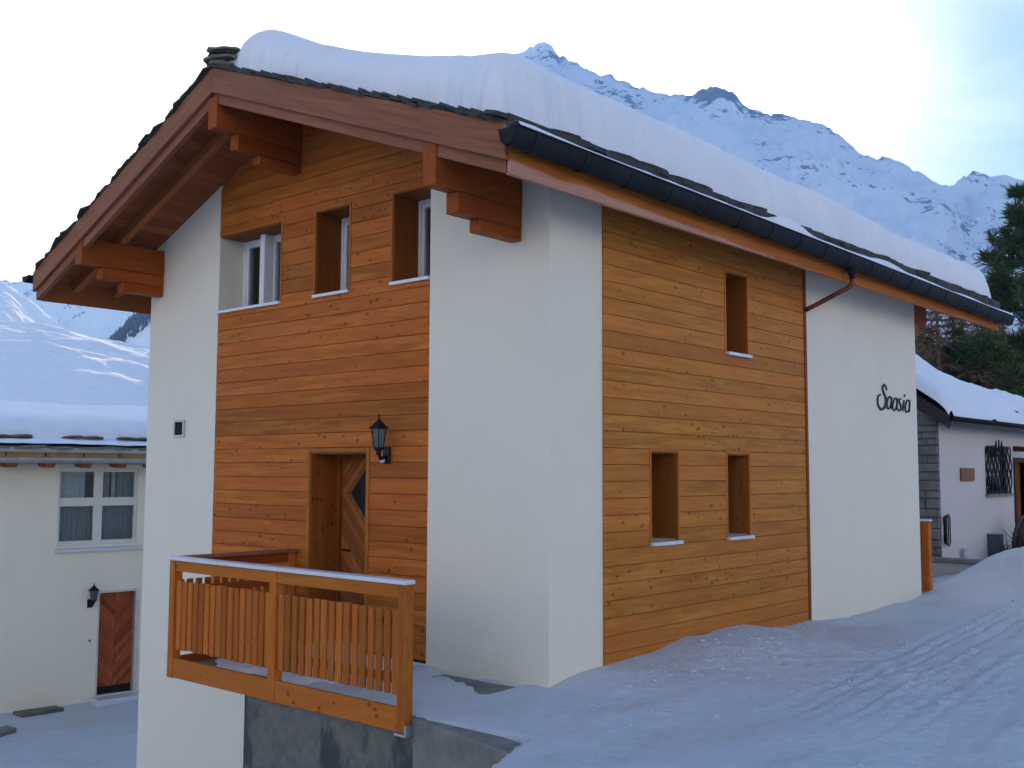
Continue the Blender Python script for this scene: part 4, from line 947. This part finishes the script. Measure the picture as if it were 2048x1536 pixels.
mb.build('twigs', plain('twig_bark', (.03, .022, .02), .9), sb)
# wooden fence panel at the back corner, low garden wall
fp = tag(empty('fence_panel', (0, 9.0, .1)), 'short upright wooden fence panel at the back corner of the chalet', 'fence')
for k in range(3): box('board', -.30+k*.11, -.30+k*.11+.10, 9.0, 9.03, .05, 1.16+.0*k, M_rail_z, fp, bevel=.004)
box('post', -.05, .025, 9.032, 9.12, -.2, 1.14, M_rail_z, fp, bevel=.004); box('rail', -.30, .02, 8.965, 8.998, .25, .34, M_rail_x, fp)
box('cap', -.32, .04, 8.98, 9.13, 1.165, 1.19, M_sill, fp)
gw = tag(empty('garden_wall', (-1.2, 13.2, -.3)), 'low grey garden wall with stone coping in front of the stone gable', 'wall')
box('wall', -3.6, .1, 13.1, 13.35, -1, .22, plaster('garden_plaster', (.5, .46, .43)), gw)
box('coping', -3.65, .12, 13.05, 13.40, .225, .30, M_conc_d, gw, bevel=.01)

# ------------------------------------------------------------------ trees
M_bark = plain('bark', (.055, .04, .032), .95, var=.4, ns=4, bump=.6)
M_bark_l = plain('larch_bark', (.10, .065, .045), .95, var=.4, ns=4, bump=.6)
M_needle = foliage('pine_needles', (.018, .04, .016), (.085, .13, .04), 1.2)
M_larch = foliage('larch_twigs', (.09, .06, .036), (.22, .15, .085), .6)
M_far = foliage('far_conifers', (.010, .016, .016), (.022, .03, .028), .2)
def pine_parts(seed, H, Rmax):
    rg = random.Random(seed); tr_ = MB(); cr = MB()
    tr_.tube([(0, 0, -1), (.08, .05, H*.3), (-.05, 0, H*.65), (0, 0, H*.97)], [.30, .24, .13, .03], 9)
    def tuft(c, d, r):
        n = 20
        for k in range(n):
            v = (d*rg.uniform(.35, 1.1)+Vector((rg.gauss(0, .6), rg.gauss(0, .6), rg.gauss(.15, .55)))).normalized()*r*rg.uniform(.7, 1.15)
            s = v.cross(Vector((rg.random()-.5, rg.random()-.5, rg.random()-.5))).normalized()*.030
            p = c+v*.12; cr.add([p-s*.5, p+s*.5, p+v*.55+s, p+v], [(0, 1, 2, 3)])
    z = H*.10
    while z < H*.98:
        f = z/H; ln_ = Rmax*(1-f**1.7)*(.65+.5*rg.random())+.25
        for b in range(rg.randint(3, 5)):
            a = rg.uniform(0, 6.283); dr_ = Vector((math.cos(a), math.sin(a), rg.uniform(-.12, .35)+.25*f))
            p0 = Vector((0, 0, z)); pm = p0+dr_*ln_*.55; pe = p0+dr_*ln_+Vector((0, 0, ln_*.16))
            tr_.tube([p0, pm, pe], [.06*(1-f)+.02, .035*(1-f)+.012, .008], 5)
            n = int(9+ln_*10)
            for i in range(n):
                u = (.28+.72*(i+rg.random())/n); q = p0.lerp(pm, u/.55) if u < .55 else pm.lerp(pe, (u-.55)/.45)
                side = Vector((-dr_.y, dr_.x, 0))*rg.uniform(-.42, .42)*ln_*.5*(1.1-abs(u-.6)); q2 = q+side+Vector((0, 0, rg.uniform(-.06, .22)))
                tuft(q2, (dr_+side+Vector((0, 0, .5))).normalized(), rg.uniform(.26, .42))
        z += H*.032
    return tr_, cr
def put_tree(name, tm, cm_, mats, loc, rz, sc, label, group=None):
    t = tag(empty(name, loc, rz, local=True), label, 'tree', group); t.scale = (sc, sc, sc)
    link('trunk', tm, mats[0], t); link('crown', cm_, mats[1], t); return t
def mesh_of(mb, name, mat):
    me = bpy.data.meshes.new(name); me.from_pydata(mb.v, [], mb.f); me.materials.append(mat); me.update(); return me
a, b = pine_parts(3, 12.0, 3.1); PT, PC = mesh_of(a, 'trunk', M_bark), mesh_of(b, 'crown', M_needle)
put_tree('pine_tree', PT, PC, (M_bark, M_needle), (-5.0, 33.5, -.3), .5, 1.04, 'tall dense dark green stone pine at the right edge behind the roof end')
a, b = pine_parts(8, 6.5, 2.0); PT2, PC2 = mesh_of(a, 'trunk', M_bark), mesh_of(b, 'crown', M_needle)
put_tree('pine_tree', PT2, PC2, (M_bark, M_needle), (-7.6, 33.0, -.2), 1.5, 1.0, 'shorter bushy green pine in front of the brown larches')
put_tree('pine_tree', PT2, PC2, (M_bark, M_needle), (-3.2, 36.5, -.2), 4.1, 1.25, 'green pine partly hidden behind the tall stone pine')
def larch_parts(seed, H):
    rg = random.Random(seed); tr_ = MB(); cr = MB()
    tr_.tube([(0, 0, -1), (.05, .05, H*.4), (0, 0, H)], [.19, .13, .02], 7)
    z = H*.12
    while z < H*.97:
        f = z/H; ln_ = (2.3*(1-f)+.3)*rg.uniform(.6, 1.1)
        for b in range(4):
            a = rg.uniform(0, 6.283); d_ = Vector((math.cos(a), math.sin(a), rg.uniform(-.25, .15)))
            p0 = Vector((0, 0, z)); p1 = p0+d_*ln_; tr_.tube([p0, p0.lerp(p1, .5)+Vector((0, 0, -.05)), p1+Vector((0, 0, .1*ln_))], [.03, .02, .005], 4)
            for i in range(int(14+ln_*20)):
                q = p0.lerp(p1, rg.uniform(.2, 1)); v = Vector((rg.gauss(0, .5), rg.gauss(0, .5), rg.uniform(-.9, .35)))*rg.uniform(.25, .5)
                s = v.cross(Vector((rg.random()-.5, rg.random()-.5, rg.random()))).normalized()*.016
                cr.add([q-s, q+s, q+v*.6+s*.8, q+v], [(0, 1, 2, 3)])
        z += H*.03
    return mesh_of(tr_, 'trunk', M_bark_l), mesh_of(cr, 'crown', M_larch)
LM = [larch_parts(s, H) for s, H in ((11, 9.5), (12, 8.0), (13, 8.8))]
rg = random.Random(4)
for i in range(36):
    yy_ = rg.uniform(31, 62); h = rg.uniform(-21.3, -14.6); xx = CAM.x+(yy_-CAM.y)*math.tan(R(h))
    put_tree('larch_tree', *LM[i % 3], (M_bark_l, M_larch), (xx, yy_, -.4+.07*(yy_-30)), rg.uniform(0, 6.28), rg.uniform(.8, 1.12), 'bare brown winter larch in the wood behind the low chalet', 'bare larches behind the low chalet')
# far conifers on the wooded hill: one mass
WD = [(-63.03,5.32),(-61.84,6.55),(-61.15,7.35),(-60.37,7.99),(-57.83,9.76)]
mb = MB(); rg = random.Random(9)
for i in range(420):
    h = rg.uniform(-62.3, -58.5); e = float(np.interp(h, [q[0] for q in WD], [q[1] for q in WD])); r = abs(rg.gauss(0, 14))+2
    D = 800-r; x, y = CAM.x+D*math.sin(R(h)), CAM.y+D*math.cos(R(h)); z = CAM.z+800*math.tan(R(e))-(math.sqrt((.6*r)**2+36)-6)-1
    hh_ = rg.uniform(4, 8.5); mb.lathe([(hh_*.05, -.5), (hh_*.2, hh_*.15), (hh_*.12, hh_*.45), (hh_*.15, hh_*.5), (hh_*.06, hh_*.8), (.05, hh_)], (x, y, z), 5, rg.random())
tag(mb.build('far_conifers', M_far, None), 'dark strip of distant conifers on the snowy hillside left of the chalet', 'trees', kind='stuff')

# ------------------------------------------------------------------ haze: the cold valley air
hz = MB().box(-3300, 3300, -3300, 3600, -40, 960).build('haze', None, None)
hm = bpy.data.materials.new('valley_air'); hm.use_nodes = True; ht = hm.node_tree; ht.nodes.clear()
ho = ht.nodes.new('ShaderNodeOutputMaterial'); hv = ht.nodes.new('ShaderNodeVolumePrincipled')
hv.inputs['Color'].default_value = (.36, .62, 1, 1); hv.inputs['Absorption Color'].default_value = (1, 1, 1, 1); hv.inputs['Density'].default_value = .00025; hv.inputs['Anisotropy'].default_value = .2
ht.links.new(hv.outputs[0], ho.inputs['Volume']); hz.data.materials.append(hm)
tag(hz, 'pale blue valley air in front of the mountains', 'haze', kind='stuff')

# crumbs and clods of snow along the wall bank and the wheel tracks
rg = random.Random(21); mb = MB()
g_ = (1+5**.5)/2; ICO = [Vector(v).normalized() for v in ((-1, g_, 0), (1, g_, 0), (-1, -g_, 0), (1, -g_, 0), (0, -1, g_), (0, 1, g_), (0, -1, -g_), (0, 1, -g_), (g_, 0, -1), (g_, 0, 1), (-g_, 0, -1), (-g_, 0, 1))]
ICF = [(0, 11, 5), (0, 5, 1), (0, 1, 7), (0, 7, 10), (0, 10, 11), (1, 5, 9), (5, 11, 4), (11, 10, 2), (10, 7, 6), (7, 1, 8), (3, 9, 4), (3, 4, 2), (3, 2, 6), (3, 6, 8), (3, 8, 9), (4, 9, 5), (2, 4, 11), (6, 2, 10), (8, 6, 7), (9, 8, 1)]
pts = []
for i in range(520):
    k = rg.random()
    if k < .35: x, y = .55+rg.gauss(0, .22), 2.6+rg.gauss(0, 1.1)
    elif k < .75: y = rg.uniform(.3, 9); x = 2.25-.075*y+rg.choice((-.42, -.2, .1, .45, .72, 1.0))+rg.gauss(0, .06)
    else: x, y = rg.uniform(.3, 3.2), rg.uniform(-1.2, 3.5)
    if x < .08: continue
    pts.append((x, y, min(.055, max(.007, rg.lognormvariate(-4.25, .45)))))
PZ = ground_h(np.array([p[0] for p in pts]), np.array([p[1] for p in pts]))
for (x, y, r), z in zip(pts, PZ):
    q = Vector((rg.uniform(.8, 1.4), rg.uniform(.8, 1.4), rg.uniform(.5, .85)))*r
    mb.add([(x+v.x*q.x*rg.uniform(.75, 1.15), y+v.y*q.y*rg.uniform(.75, 1.15), z-r*.08+v.z*q.z*rg.uniform(.75, 1.1)) for v in ICO], ICF)
tag(mb.build('snow_clods', M_snow, None, smooth=True), 'small crumbs and clods of snow along the bank and wheel tracks', 'snow', kind='stuff')
